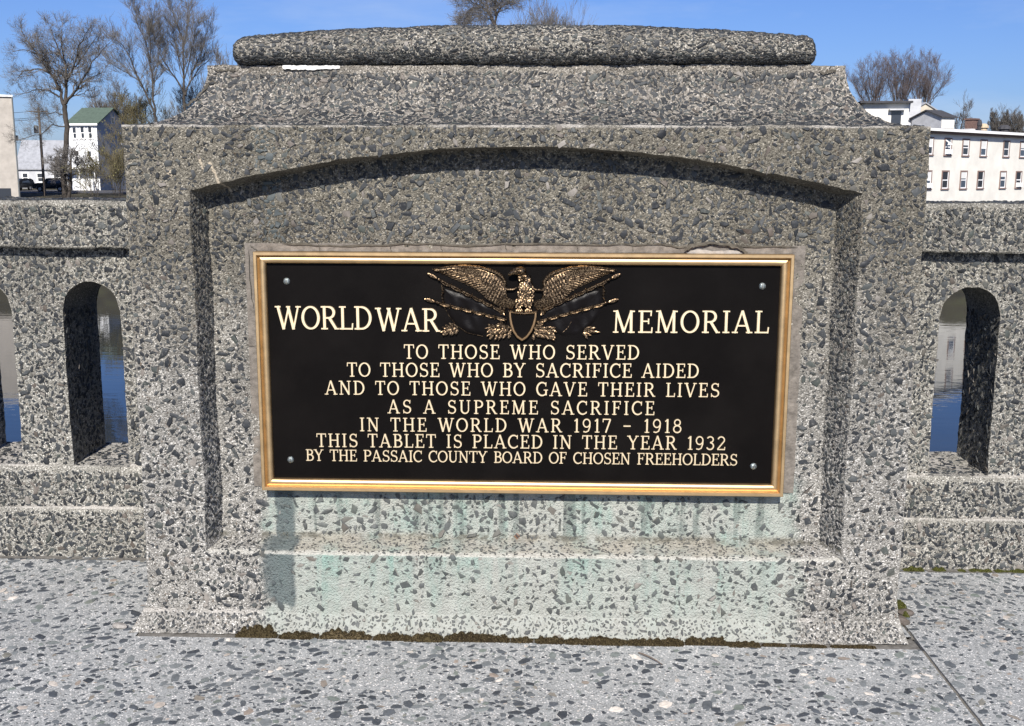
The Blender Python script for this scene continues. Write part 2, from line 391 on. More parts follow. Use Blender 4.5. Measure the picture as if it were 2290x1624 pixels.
def scatter(mb, fn, U, V, n, rmin, rmax, seed, mi=1, reject=None, lift=(.0004, .0030), pack=.80, aspect=(1.0, 2.4), density=None, ks=(3, 4, 4, 5, 5, 6)):
    """press angular stone chips into a surface: fn(u,v)->(point, normal) with u,v in metres"""
    if abs(lift[1]-.0008) > 1e-6 and lift[1] != .0006: rmin, rmax, n = rmin*.86, rmax*.70, int(n*1.45)
    rd = random.Random(seed); cell = rmax*2.2; G = {}
    for _ in range(n):
        u, v = rd.uniform(0, U), rd.uniform(0, V)
        t = rd.random()**2.1; r = rmin+(rmax-rmin)*t
        if reject and reject(u, v, r): continue
        if density and rd.random() > density(u, v): continue
        ci, cj = int(u/cell), int(v/cell); ok = True
        for a in (ci-1, ci, ci+1):
            for b in (cj-1, cj, cj+1):
                for (uu, vv, r2) in G.get((a, b), ()):
                    if (uu-u)**2+(vv-v)**2 < (pack*(r+r2))**2: ok = False; break
                if not ok: break
            if not ok: break
        if not ok: continue
        G.setdefault((ci, cj), []).append((u, v, r))
        k = rd.choice(ks); asp = rd.uniform(*aspect); th = rd.uniform(0, pi)
        a0 = rd.uniform(0, 2*pi); ring = []
        for i in range(k):
            a = a0+2*pi*(i+rd.uniform(-.32, .32))/k; rr = r*rd.uniform(.74, 1.18)*(1.15 if k < 5 else 1)
            x, y = rr*cos(a)*sqrt(asp), rr*sin(a)/sqrt(asp)
            ring.append((x*cos(th)-y*sin(th), x*sin(th)+y*cos(th)))
        h = rd.uniform(*lift)*min(1.4, .5+r/.012); tx, ty = rd.uniform(-.10, .10), rd.uniform(-.10, .10)
        vs = []
        for (x, y) in ring:
            p, q = fn(u+x, v+y); vs.append(p-q*.006)
        for (x, y) in ring:
            p, q = fn(u+x*.97, v+y*.97); vs.append(p+q*max(-.001, h*.55+x*tx+y*ty))
        for (x, y) in ring:
            p, q = fn(u+x*.72, v+y*.72); vs.append(p+q*max(.0002, h+x*.72*tx+y*.72*ty))
        fs = []
        for i in range(k):
            j = (i+1) % k; fs.append((i, j, k+j, k+i)); fs.append((k+i, k+j, 2*k+j, 2*k+i))
        fs.append(tuple(range(2*k, 3*k)))
        mb.add(vs, fs, mi)

VY = Vector((0, -1, 0)); VZ = Vector((0, 0, 1))
def plane_fn(o, a, b, nrm):
    o, a, b, nrm = Vector(o), Vector(a), Vector(b), Vector(nrm)
    return lambda u, v: (o+a*u+b*v, nrm)

# ================================================================== the memorial pier
XL, XR, XC = -1.012, .882, -.065
ZT = 1.262                    # top of the pier face
RL, RR, RZ0 = -.858, .736, .204   # recess opening at the face
RD = .069                     # depth of the recess
def arch(x):                  # opening height at the face
    t = (x-XC)/((RR-RL)/2); t = max(-1, min(1, t))
    return 1.106+.107*(1-t*t)**1.0*(1.0-.04*t*t)
BL, BR, BZ0 = RL+.023, RR-.042, RZ0+.020    # recess panel outline
def archb(x):
    t = (x-XC)/((BR-BL)/2); t = max(-1, min(1, t)); return 1.100+.108*(1-t*t)
PD = 1.16                     # depth of the pier
pier = thing('memorial_pier', 'grey exposed aggregate concrete pier with arched recess holding the bronze tablet', 'pier', (XC, .5, 0))
b = MB()
lerp = lambda a, c, t: a+(c-a)*t
ZB = .045                     # where the foot starts to flare
b.grid(lambda u, v: (lerp(XL, RL, u), 0, lerp(ZB, ZT, v)), 18, 140)
b.grid(lambda u, v: (lerp(RR, XR, u), 0, lerp(ZB, ZT, v)), 18, 140)
b.grid(lambda u, v: (lerp(RL, RR, u), 0, lerp(ZB, RZ0, v)), 180, 18)
b.grid(lambda u, v: (lerp(RL, RR, u), 0, lerp(arch(lerp(RL, RR, u)), ZT, v)), 180, 18)
b.grid(lambda u, v: (lerp(lerp(RL, BL, v), lerp(RR, BR, v), u), RD*v, lerp(arch(lerp(RL, RR, u)), archb(lerp(BL, BR, u)), v)), 180, 8, flip=True)   # soffit
b.grid(lambda u, v: (lerp(lerp(RL, BL, v), lerp(RR, BR, v), u), RD*v, lerp(RZ0, BZ0, v)), 180, 8)             # sill
b.grid(lambda u, v: (lerp(RL, BL, u), RD*u, lerp(lerp(RZ0, BZ0, u), lerp(arch(RL), archb(BL), u), v)), 8, 110)
b.grid(lambda u, v: (lerp(RR, BR, u), RD*u, lerp(lerp(RZ0, BZ0, u), lerp(arch(RR), archb(BR), u), v)), 8, 110, flip=True)
b.grid(lambda u, v: (lerp(BL, BR, u), RD, lerp(BZ0, archb(lerp(BL, BR, u)), v)), 180, 110)
for X, fl in ((XL, True), (XR, False)):
    b.grid(lambda u, v: (X, PD*u, lerp(.095, ZT, v)), 50, 60, flip=fl)
b.grid(lambda u, v: (lerp(XL, XR, u), PD, lerp(0, ZT, v)), 30, 20, flip=True)
# flared foot
FO = .040
def foot_prof(v): return (FO*(1-v)**1.4, v)
b.grid(lambda u, v: (lerp(XL-.043*max(0., 1-ZB*v/.095)**1.2, XR+.020*max(0., 1-ZB*v/.095)**1.2, u), -.036*(1-v)**1.3, ZB*v), 200, 8)
fy = lambda z: -.036*max(0., 1-z/ZB)**1.3
sl_ = lambda z: .043*max(0., 1-z/.095)**1.2
sr_ = lambda z: .020*max(0., 1-z/.095)**1.2
b.grid(lambda u, v: (XL-sl_(.095*v), lerp(fy(.095*v), PD, u), .095*v), 60, 20, flip=True)
b.grid(lambda u, v: (XR+sr_(.095*v), lerp(fy(.095*v), PD, u), .095*v), 60, 20)
b.grid(lambda u, v: (lerp(XL-sl_(lerp(ZB, .095, v)), XL, u), 0, lerp(ZB, .095, v)), 4, 8)
b.grid(lambda u, v: (lerp(XR, XR+sr_(lerp(ZB, .095, v)), u), 0, lerp(ZB, .095, v)), 3, 8)
# chips
def in_opening(x, z, r):
    return RL-.5*r < x < RR+.5*r and RZ0-.5*r < z < arch(x)+.6*r
pf = plane_fn((XL, 0, ZB), (1, 0, 0), (0, 0, 1), (0, -1, 0))
def dens_face(u, v):
    x, z = XL+u, ZB+v
    d = .95 if z > .55 else .66+.29*z/.55
    if z < .21 and -.70 < x < .62: d *= .36
    return d*(.22+1.35*max(0, min(1, .5+.8*noise.noise(Vector((x*4.3, z*4.3, 3)))+.35*noise.noise(Vector((x*13, z*13, 8))))))
rej_face = lambda u, v, r: u < r*.8 or u > XR-XL-r*.8 or v < r or v > ZT-ZB-r or in_opening(XL+u, ZB+v, r)
scatter(b, pf, XR-XL, ZT-ZB, 19000, .005, .0172, 11, 1, rej_face, density=dens_face, pack=.84)
scatter(b, pf, XR-XL, ZT-ZB, 8000, .0025, .0055, 12, 1, rej_face, density=dens_face, lift=(.0002, .0015))
PX0, PX1, PZ0, PZ1 = at(554, 700, .07)[0], at(1794, 700, .07)[0], .345, at(1165, 547, .07)[2]      # tablet with its mortar bed
bf = plane_fn((BL, RD, BZ0), (1, 0, 0), (0, 0, 1), (0, -1, 0))
def rej_back(u, v, r):
    x, z = BL+u, BZ0+v
    return u < r or u > BR-BL-r or v < r or z > archb(x)-r or (PX0-r < x < PX1+r and PZ0-r < z < PZ1+r)
def dens_back(u, v):
    x, z = BL+u, BZ0+v
    d = 1. if z > .95 else .45
    if z < .38: d = .33
    return d*(.25+1.3*max(0, min(1, .5+.8*noise.noise(Vector((x*5, z*5, 9)))+.35*noise.noise(Vector((x*14, z*14, 4))))))
scatter(b, bf, BR-BL, 1.2-BZ0, 17000, .005, .0185, 13, 1, rej_back, density=dens_back, pack=.80)
scatter(b, bf, BR-BL, 1.2-BZ0, 5500, .0025, .0055, 14, 1, rej_back, density=dens_back, lift=(.0002, .0015))
# chips in the reveals
scatter(b, lambda u, v: (Vector((lerp(RL, BL, u/.078), RD*u/.078, .235+v)), Vector((.956, -.293, 0))), .078, .85, 1400, .004, .011, 15, 1, lambda u, v, r: u < r or u > .078-r)
scatter(b, lambda u, v: (Vector((lerp(RR, BR, u/.078), RD*u/.078, .235+v)), Vector((-.87, -.49, 0))), .078, .85, 1400, .004, .011, 16, 1, lambda u, v, r: u < r or u > .078-r)
scatter(b, lambda u, v: (Vector((BL+u, RD*v/.078, lerp(RZ0, BZ0, v/.078))), Vector((0, -.34, .94))), BR-BL, .078, 1800, .003, .009, 17, 1, lambda u, v, r: v < r or v > .078-r, density=lambda u, v: .5)
scatter(b, lambda u, v: (Vector((XL+u, -.036*(1-v/.055)**1.3 if v < .055 else 0, ZB*v/.055)), Vector((0, -.75, .66))), XR-XL, .055, 3000, .003, .011, 18, 1, lambda u, v, r: v < r or v > .055-r, density=lambda u, v: .6)
for X, sx, sd_ in ((XL, -1, 19), (XR, 1, 20)):
    scatter(b, plane_fn((X, 0, .1), (0, 1, 0), (0, 0, 1), (sx, 0, 0)), PD, ZT-.1, 5000, .006, .018, sd_, 1, lambda u, v, r: u < r or u > PD-r or v < r or v > ZT-.1-r)
body = b.build('pier_body', [M['pier'], M['stone']], pier, smooth=38, wobble=wob())
body.parent = pier; body.matrix_parent_inverse = Matrix.Translation((-XC, -.5, 0))
def keep(o, p):
    o.parent = p; o.matrix_parent_inverse = Matrix.Translation(-Vector(p.location)); return o

# cove between face and cap
CZ = 1.402; CIN = .160
def cprof(v):                 # v 0 bottom/outside .. 1 top/inside -> (inset, z)
    a = v*pi/2
    return (CIN*sin(a)**.9*(.93) + CIN*.07*v, ZT + (CZ-ZT)*(1-cos(a)**.92))
b = MB()
def cv(u, v, side):
    i, z = cprof(v)
    if side == 'f': return (lerp(XL+i, XR-i, u), i, z)
    if side == 'b': return (lerp(XR-i, XL+i, u), PD-i, z)
    if side == 'r': return (XR-i, lerp(i, PD-i, u), z)
    return (XL+i, lerp(PD-i, i, u), z)
b.grid(lambda u, v: cv(u, v, 'f'), 200, 26); b.grid(lambda u, v: cv(u, v, 'b'), 60, 16)
b.grid(lambda u, v: cv(u, v, 'r'), 90, 26); b.grid(lambda u, v: cv(u, v, 'l'), 90, 26)
CT = 1.4145                   # a short upright fillet under the cap
b.grid(lambda u, v: (lerp(XL+CIN, XR-CIN, u), CIN, lerp(CZ, CT, v)), 200, 2); b.grid(lambda u, v: (XR-CIN, lerp(CIN, PD-CIN, u), lerp(CZ, CT, v)), 90, 2); b.grid(lambda u, v: (XL+CIN, lerp(PD-CIN, CIN, u), lerp(CZ, CT, v)), 90, 2)
b.grid(lambda u, v: (lerp(XL+CIN, XR-CIN, u), lerp(CIN, PD-CIN, v), CT), 120, 60)
# arc-length table for the chips
tab = [(0., 0.)]; L = 0.
for i in range(1, 101):
    p, q = cprof((i-1)/100), cprof(i/100); L += sqrt((p[0]-q[0])**2+(p[1]-q[1])**2); tab.append((L, i/100))
ls = [t[0] for t in tab]; vsx = [t[1] for t in tab]
def cfn(side):
    def f(u, v):
        t = float(np.interp(v, ls, vsx)); i, z = cprof(t); i2, z2 = cprof(min(1, t+.01)); i1, z1 = cprof(max(0, t-.01))
        d = Vector((i2-i1, z2-z1)).normalized()
        if side == 'f': return Vector((XL+u, i, z)), Vector((0, -d.y, d.x))
        if side == 'r': return Vector((XR-i, u, z)), Vector((d.y, 0, d.x))
        return Vector((XL+i, u, z)), Vector((-d.y, 0, d.x))
    return f
def rejc(W):
    def f(u, v, r):
        i, z = cprof(float(np.interp(v, ls, vsx)))
        return v < r*.9 or v > L-r or u < i+r or u > W-i-r
    return f
scatter(b, cfn('f'), XR-XL, L, 13000, .0055, .0165, 31, 1, rejc(XR-XL), pack=.74, lift=(.0003, .0024))
scatter(b, cfn('f'), XR-XL, L, 7000, .0025, .006, 32, 1, rejc(XR-XL), lift=(.0002, .0015))
scatter(b, cfn('r'), PD, L, 5000, .006, .019, 33, 1, rejc(PD), pack=.76); scatter(b, cfn('l'), PD, L, 5000, .006, .019, 34, 1, rejc(PD), pack=.76)
def cw(p):
    v = wob()(p)
    # broken arris near the upper left and right corners
    e = max(0., 1-abs(p.z-1.40)/.022)
    if e > 0:
        nn = noise.noise(Vector((p.x*14, p.y*14, 5.)))
        cl = max(0, 1-min(abs(p.x-(XL+CIN)), abs(p.x-(XR-CIN)))/.16)
        v += Vector((0, .010*max(0, nn)*e, -.012*max(0, nn+.3*cl)*e))
    return v
keep(b.build('cove_moulding', [M['cove'], M['stone_plain']], pier, smooth=45, merge=.0004, wobble=cw), pier)

# cap: a long stone loaf with a rising top
def on_cove(x, y):
    best = None
    for i in range(101):
        ii, zz = cprof(i/100); p = at(x, y, ii); d = abs(p[2]-zz)
        if best is None or d < best[0]: best = (d, (p[0], ii-.0035, zz+.002))
    return best[1]
b = MB()
for w_, pts_ in ((.0042, ((468, 187), (455, 205), (440, 222), (422, 236), (406, 240))), (.0030, ((478, 155), (490, 161), (512, 159), (532, 161))), (.0022, ((469, 186), (478, 184), (486, 188))), (.0036, ((1832, 160), (1842, 166), (1858, 160), (1874, 163))), (.0016, ((1310, 152), (1313, 175), (1306, 200), (1318, 224)))):
    rd = random.Random(int(pts_[0][0])); P_ = []
    for i in range(len(pts_)-1):
        for q in range(5):
            t = q/5; P_.append(on_cove(lerp(pts_[i][0], pts_[i+1][0], t)+rd.uniform(-1.6, 1.6), lerp(pts_[i][1], pts_[i+1][1], t)+rd.uniform(-1.6, 1.6)))
    n_ = len(P_); vs = []
    for i, p in enumerate(P_):
        p = Vector(p); d = (Vector(P_[min(n_-1, i+1)])-Vector(P_[max(0, i-1)])).normalized(); e = Vector((-d.z, 0, d.x)); ww = w_*rd.uniform(.35, 1.2)*(.3 if i in (0, n_-1) else 1); vs += [p+e*ww, p-e*ww]
    b = MB(); b.add(vs, [(2*i, 2*i+1, 2*i+3, 2*i+2) for i in range(n_-1)]); keep(b.build('cove_crack', M['dirt'], pier), pier)
cx0, cx1 = -.788, .650; cxm = (cx0+cx1)/2
def capz(x):
    t = (x-cxm)/((cx1-cx0)/2); return 1.512-.030*t*t
CY0, CY1, CB = .132, PD-.132, 1.413
def capP(x, a):               # a 0..1 around the front: underside -> nose -> top -> back
    d = min(x-cx0, cx1-x); g = 1. if d > .036 else sqrt(max(0., 1-(1-d/.036)**2))
    zt = capz(x); zm = CB+(zt-CB)*.46; hz = (zt-CB)
    if a < .5:
        t = (a/.5); th = -pi/2+pi*t
        y = CY0+.060*(1-abs(cos(th))**.8); z = zm + (hz*.46 if th < 0 else hz*.54)*(abs(sin(th))**.85)*(1 if th > 0 else -1)
        # the top keeps rising gently to the middle
    else:
        t = (a-.5)/.5; th = pi/2-pi*t
        y = CY1-.060*(1-abs(cos(th))**.8); z = zm + (hz*.46 if th < 0 else hz*.54)*(abs(sin(th))**.85)*(1 if th > 0 else -1)
    ym = (CY0+CY1)/2
    return Vector((x, y+(ym-y)*(1-g)*.08, zm+(z-zm)*((.42+.58*g) if z > zm else (.70+.30*g)) if g < 1 else z))
b = MB()
NX, NA = 200, 44
b.grid(lambda u, v: capP(lerp(cx0, cx1, (1-cos(pi*u))/2*.12+u*.88), v), NX, NA, flip=False)
ends = []
for X, fl in ((cx0, False), (cx1, True)):
    ring = [capP(X, j/NA) for j in range(NA+1)]; c = sum(ring, Vector())/len(ring)
    fs = [(j, j+1, NA+1) if not fl else (j+1, j, NA+1) for j in range(NA)]; b.add(ring+[c], fs)
def capfn(u, v):
    x = min(cx1-.004, max(cx0+.004, cx0+u)); a = .04+v/.24*.46
    p = capP(x, a); d = capP(x, min(.499, a+.005))-capP(x, max(0, a-.005))
    n = Vector((0, -d.z, d.y)); n.normalize()
    return p, n
scatter(b, capfn, cx1-cx0, .24, 6500, .005, .0165, 41, 1, lambda u, v, r: u < r*1.0 or u > cx1-cx0-r*1.0 or v < .01 or v > .235, pack=.86, lift=(.0002, .0018))
scatter(b, capfn, cx1-cx0, .24, 5000, .003, .006, 42, 1, lambda u, v, r: v < .005 or v > .235 or u < .01 or u > cx1-cx0-.01)
scatter(b, lambda u, v: (Vector((cx0+u, CY0+.06+v, capz(cx0+u))), VZ), cx1-cx0, CY1-CY0-.12, 3500, .007, .017, 43, 1, lambda u, v, r: u < .06 or u > cx1-cx0-.06, lift=(.0002, .0012))
for X, sx, s_ in ((cx0, -1, 44), (cx1, 1, 45)):
    scatter(b, lambda u, v: (Vector((X, CY0+.04+u, 1.437+v)), Vector((sx, 0, 0))), CY1-CY0-.08, .03, 400, .005, .012, s_, 1, lift=(.0005, .002))
keep(b.build('cap_stone', [M['cap'], M['stone_plain']], pier, smooth=50, merge=.0003, wobble=wob(.0024, 34., .003, 9.)), pier)
# white scar on the lip under the cap
p0, p1 = at(632, 151, CIN-.004), at(760, 151, CIN-.004)
b = MB(); rd = random.Random(5)
npt = 26; topz = [1.4125+rd.uniform(-.001, .001) for _ in range(npt)]; botz = [1.4060-.003*rd.random()-.002*sin(pi*i/(npt-1)) for i in range(npt)]
vs = []
for i in range(npt):
    x = lerp(p0[0], p1[0], i/(npt-1)); vs += [(x, CIN-.0055, botz[i]), (x, CIN-.0045, topz[i]), (x, CIN+.012, topz[i]+.002)]
fs = []
for i in range(npt-1):
    a = i*3; fs += [(a, a+3, a+4, a+1), (a+1, a+4, a+5, a+2)]
b.add(vs, fs); keep(b.build('white_scar', M['white_scar'], pier), pier)

# mortar bed round the tablet
b = MB(); T = RD
fx0, fx1, fz0, fz1 = -.722, .590, .360, .972
def bedcorner(i): return i
PLX0, PLX1, PLZ0, PLZ1 = at(568, 562, .04)[0], at(1775, 572, .04)[0], at(1165, 1101, .04)[2], at(1165, 566, .04)[2]
O = [(PX0, PZ0+.012), (PX1, PZ0+.012), (PX1, PZ1), (PX0, PZ1)]; I = [(PLX0-.001, PLZ0), (PLX1+.001, PLZ0), (PLX1+.001, PLZ1), (PLX0-.001, PLZ1)]
for i in range(4):
    j = (i+1) % 4
    nU = 60 if i % 2 == 0 else 30
    b.grid(lambda u, v: (lerp(lerp(O[i][0], O[j][0], u), lerp(I[i][0], I[j][0], u), v), T-.0012-.0020*v, lerp(lerp(O[i][1], O[j][1], u), lerp(I[i][1], I[j][1], u), v)), nU, 4)
    b.grid(lambda u, v: (lerp(O[i][0], O[j][0], u), T+.006-.0072*v, lerp(O[i][1], O[j][1], u)), nU, 2)
keep(b.build('mortar_border', M['mortar'], pier, smooth=40, wobble=wob(.0008, 50., .0010, 12.)), pier)
# broken-out filler above the right end of the tablet
b = MB(); q0, q1 = at(1535, 552, T), at(1660, 565, T)
b.grid(lambda u, v: (lerp(q0[0], q1[0], u), T-.006-.005*sin(pi*u), lerp(PLZ1-.002, PLZ1+.0085*abs(sin(pi*min(1, u*1.02)))**.6*(1+.35*sin(9*u))+.001, v)), 24, 4)
keep(b.build('lime_filler', M['white_fill'], pier, smooth=40, wobble=wob(.002, 60., .002, 12.)), pier)
# dark shrinkage gap above the bed and hair cracks
def crack(pts, w, name='crack', par=None):
    b = MB(); rd = random.Random(int(pts[0][0]*1e4) & 255); n = len(pts); vs = []
    for i, p in enumerate(pts):
        p = Vector(p); a = Vector(pts[max(0, i-1)]); c = Vector(pts[min(n-1, i+1)]); d = (c-a).normalized()
        e = Vector((-d.z, 0, d.x)); ww = w*rd.uniform(.5, 1.3)*(.35 if i in (0, n-1) else 1)
        vs += [p+e*ww, p-e*ww]
    b.add(vs, [(2*i, 2*i+1, 2*i+3, 2*i+2) for i in range(n-1)]); return b
def poly_crack(px, Y, w, seed, b):
    rd = random.Random(seed); pts = []
    for i in range(len(px)-1):
        for s in range(5):
            t = s/5; x = lerp(px[i][0], px[i+1][0], t)+rd.uniform(-2, 2); y = lerp(px[i][1], px[i+1][1], t)+rd.uniform(-2, 2); pts.append(tuple(at(x, y, Y)))
    pts.append(tuple(at(px[-1][0], px[-1][1], Y)))
    c = crack(pts, w); b.add(c.v, c.f)
b = MB()
poly_crack([(632, 545), (760, 551), (900, 546), (1040, 548), (1180, 546), (1330, 546), (1480, 547), (1530, 553), (1560, 545), (1640, 549), (1785, 553)], T-.0050, .0022, 3, b)
for s, x in enumerate((712, 872, 986, 1130, 1290, 1412)): poly_crack([(x, 546), (x+3, 562)], T-.0058, .0008, 10+s, b)
poly_crack([(560, 548), (575, 561)], T-.0056, .0012, 30, b); poly_crack([(557, 560), (560, 640), (566, 690)], T-.0054, .0008, 31, b)
poly_crack([(1530, 560), (1550, 548), (1600, 543), (1650, 551), (1672, 566)], T-.0125, .0040, 33, b)
poly_crack([(572, 772), (548, 775)], T-.0056, .0007, 34, b)
keep(b.build('mortar_crack', M['dirt'], pier), pier)

# ================================================================== the bronze tablet
FY = T-.022                  # plane of the dark field
plq = thing('bronze_tablet', 'black and gold bronze war memorial tablet with eagle relief set in the pier recess', 'plaque', ((PLX0+PLX1)/2, T, PLZ0))
b = MB()
prof = [(0, -.010), (0, .0185), (.0012, .0198), (.0075, .0198), (.0088, .0185), (.0098, .0130), (.0115, .0098), (.0145, .0118), (.0180, .0131), (.0215, .0130), (.0248, .0116), (.0275, .0090), (.0284, .0045), (.0286, -.002)]
C4 = [(PLX0, PLZ0), (PLX1, PLZ0), (PLX1, PLZ1), (PLX0, PLZ1)]; SG = [(1, 1), (-1, 1), (-1, -1), (1, -1)]
for i in range(4):
    j = (i+1) % 4; vs = []; nU = 40
    for kk in range(nU+1):
        t = kk/nU
        for (ins, h) in prof:
            a = (C4[i][0]+SG[i][0]*ins, C4[i][1]+SG[i][1]*ins); c = (C4[j][0]+SG[j][0]*ins, C4[j][1]+SG[j][1]*ins)
            vs.append((lerp(a[0], c[0], t), FY-h, lerp(a[1], c[1], t)))
    n = len(prof); fs = [(k_*n+q, (k_+1)*n+q, (k_+1)*n+q+1, k_*n+q+1) for k_ in range(nU) for q in range(n-1)]
    b.add(vs, fs)
keep(b.build('frame', M['frame'], plq, smooth=35, recalc=False), plq)
b = MB(); ins = .0280
b.grid(lambda u, v: (lerp(PLX0+ins, PLX1-ins, u), FY+.0, lerp(PLZ0+ins, PLZ1-ins, v)), 60, 30)
keep(b.build('field', M['field'], plq, smooth=180, wobble=lambda p: Vector((0, .0006*noise.noise(p*9.), 0))), plq)

# ---- raised lettering: drawn letter by letter as bevelled strokes
def arc(cx, cy, rx, ry, a0, a1, n=16):
    return [(cx+rx*cos(radians(a0+(a1-a0)*i/n)), cy+ry*sin(radians(a0+(a1-a0)*i/n))) for i in range(n+1)]
TH, TN, SF = .138, .086, .068
def serif(x, y, hw=.125): return ([(x-hw, y), (x+hw, y)], SF)
b_, t_ = SF/2, 1-SF/2
def bowlw(n, lo=TN, hi=TH): return [lo+(hi-lo)*sin(pi*i/n) for i in range(n+1)]
def ringw(n=32): return [TN+(TH-TN)*abs(cos(2*pi*i/n)) for i in range(n+1)]
G = {}
G['A'] = (.90, [([(.13, 0), (.43, 1)], TN), ([(.43, 1.0), (.76, 0)], TH), ([(.23, .33), (.66, .33)], TN*.9), serif(.13, b_, .13), serif(.76, b_, .14)])
G['B'] = (.74, [([(.20, 0), (.20, 1)], TH), ([(.05, t_), (.40, t_)]+arc(.38, .755, .21, .21, 90, -90, 12)+[(.20, .545)], [TN*.85]*2+bowlw(12)+[TN]), ([(.2, .525), (.42, .525)]+arc(.40, .285, .25, .245, 90, -90, 12)+[(.05, b_)], [TN]*2+bowlw(12)+[TN*.85])])
G['C'] = (.80, [(arc(.45, .5, .36, .465, 48, 315, 26), [TN+(TH-TN)*sin(pi*i/26) for i in range(27)]), ([(.70, .70), (.715, .98)], SF), ([(.70, .10), (.72, .22)], SF)])
G['D'] = (.86, [([(.20, 0), (.20, 1)], TH), ([(.05, t_), (.36, t_)]+arc(.36, .5, .40, .463, 90, -90, 18)+[(.05, b_)], [TN*.85]*2+bowlw(18)+[TN*.85])])
G['E'] = (.72, [([(.20, 0), (.20, 1)], TH), ([(.05, t_), (.62, t_)], SF*1.1), ([(.05, b_), (.65, b_)], SF*1.1), ([(.2, .52), (.50, .52)], SF), ([(.615, 1.0), (.60, .76)], SF), ([(.645, 0), (.66, .25)], SF), ([(.50, .40), (.50, .64)], SF)])
G['F'] = (.69, [([(.20, 0), (.20, 1)], TH), ([(.05, t_), (.62, t_)], SF*1.1), serif(.20, b_, .15), ([(.2, .52), (.50, .52)], SF), ([(.615, 1.0), (.60, .76)], SF), ([(.50, .40), (.50, .64)], SF)])
G['G'] = (.86, [(arc(.45, .5, .36, .465, 48, 320, 26), [TN+(TH-TN)*sin(pi*i/26) for i in range(27)]), ([(.70, .70), (.715, .98)], SF), ([(.72, .06), (.72, .44)], TH*.9), ([(.56, .43), (.85, .43)], SF)])
G['H'] = (.92, [([(.20, 0), (.20, 1)], TH), ([(.72, 0), (.72, 1)], TH), ([(.2, .51), (.72, .51)], TN*.9), serif(.2, b_, .15), serif(.2, t_, .15), serif(.72, b_, .15), serif(.72, t_, .15)])
G['I'] = (.42, [([(.21, 0), (.21, 1)], TH), serif(.21, b_, .15), serif(.21, t_, .15)])
G['L'] = (.70, [([(.20, 0), (.20, 1)], TH), serif(.20, t_, .15), ([(.05, b_), (.63, b_)], SF*1.1), ([(.62, 0), (.645, .27)], SF)])
G['M'] = (1.06, [([(.17, 0), (.20, 1)], TN), ([(.20, 1), (.53, .03)], TH), ([(.53, .03), (.84, 1)], TN), ([(.85, 0), (.84, 1)], TH), serif(.17, b_, .12), serif(.86, b_, .15), serif(.15, t_, .10), serif(.90, t_, .10)])
G['N'] = (.92, [([(.19, 0), (.19, 1)], TN), ([(.19, .98), (.73, .02)], TH), ([(.73, 0), (.73, 1)], TN), serif(.19, b_, .13), serif(.12, t_, .10), serif(.73, t_, .13)])
G['O'] = (.88, [(arc(.44, .5, .355, .465, 0, 360, 32), ringw())])
G['P'] = (.72, [([(.20, 0), (.20, 1)], TH), serif(.20, b_, .15), ([(.05, t_), (.38, t_)]+arc(.40, .72, .24, .243, 90, -90, 12)+[(.20, .475)], [TN*.85]*2+bowlw(12)+[TN])])
G['R'] = (.84, [([(.20, 0), (.20, 1)], TH), serif(.20, b_, .15), ([(.05, t_), (.38, t_)]+arc(.40, .73, .23, .233, 90, -90, 12)+[(.20, .495)], [TN*.85]*2+bowlw(12)+[TN]), ([(.42, .50), (.72, .02)], TH), serif(.75, b_, .09)])
sp = arc(.36, .74, .215, .225, 35, 268, 16)+arc(.36, .27, .245, .235, 85, -145, 16)
G['S'] = (.70, [(sp, [TN+(TH-TN)*max(0, sin(pi*(i-6)/(len(sp)-13))) if 6 <= i <= len(sp)-7 else TN for i in range(len(sp))]), ([(.565, .74), (.58, .98)], SF), ([(.13, .02), (.12, .27)], SF)])
G['T'] = (.76, [([(.38, 0), (.38, 1)], TH), serif(.38, b_, .16), ([(.06, t_), (.70, t_)], SF*1.1), ([(.07, 1), (.055, .74)], SF), ([(.69, 1), (.705, .74)], SF)])
G['U'] = (.90, [([(.20, 1), (.20, .36)]+arc(.45, .31, .25, .275, 180, 360, 16)+[(.70, 1)], [TH]*2+[TH-(TH-TN)*i/16 for i in range(17)]+[TN]), serif(.2, t_, .15), serif(.70, t_, .13)])
G['V'] = (.88, [([(.14, 1), (.44, 0)], TH), ([(.44, 0), (.74, 1)], TN), serif(.14, t_, .14), serif(.74, t_, .12)])
G['W'] = (1.18, [([(.13, 1), (.38, 0)], TH), ([(.38, 0), (.62, .96)], TN), ([(.60, .96), (.82, 0)], TH), ([(.82, 0), (1.05, 1)], TN), serif(.13, t_, .13), serif(1.05, t_, .12), serif(.60, t_, .09)])
G['Y'] = (.84, [([(.12, 1), (.42, .46)], TH), ([(.42, .46), (.70, 1)], TN), ([(.42, .48), (.42, 0)], TH), serif(.42, b_, .16), serif(.12, t_, .13), serif(.70, t_, .12)])
G['1'] = (.50, [([(.28, 0), (.28, 1)], TH), serif(.28, b_, .16), ([(.28, .97), (.12, .82)], TN)])
s2 = arc(.34, .73, .225, .235, 165, -20, 12)+[(.10, .06)]
G['2'] = (.70, [(s2, TN*1.15), ([(.08, b_), (.60, b_)], SF*1.3), ([(.59, 0), (.615, .22)], SF)])
G['3'] = (.68, [(arc(.32, .755, .215, .21, 155, -90, 12), TN*1.15), (arc(.32, .28, .245, .25, 90, -155, 14), TN*1.25)])
G['7'] = (.66, [([(.07, t_), (.60, t_)], SF*1.3), ([(.58, .95), (.27, 0)], TH*.9), ([(.08, 1), (.07, .76)], SF)])
G['8'] = (.70, [(arc(.35, .755, .20, .21, 0, 360, 20), TN*1.1), (arc(.35, .28, .25, .25, 0, 360, 20), TN*1.2)])
G['9'] = (.70, [(arc(.35, .68, .235, .285, 0, 360, 20), TN*1.15), ([(.585, .70), (.575, .42), (.48, .12), (.30, .03), (.13, .07)], TN*1.15)])
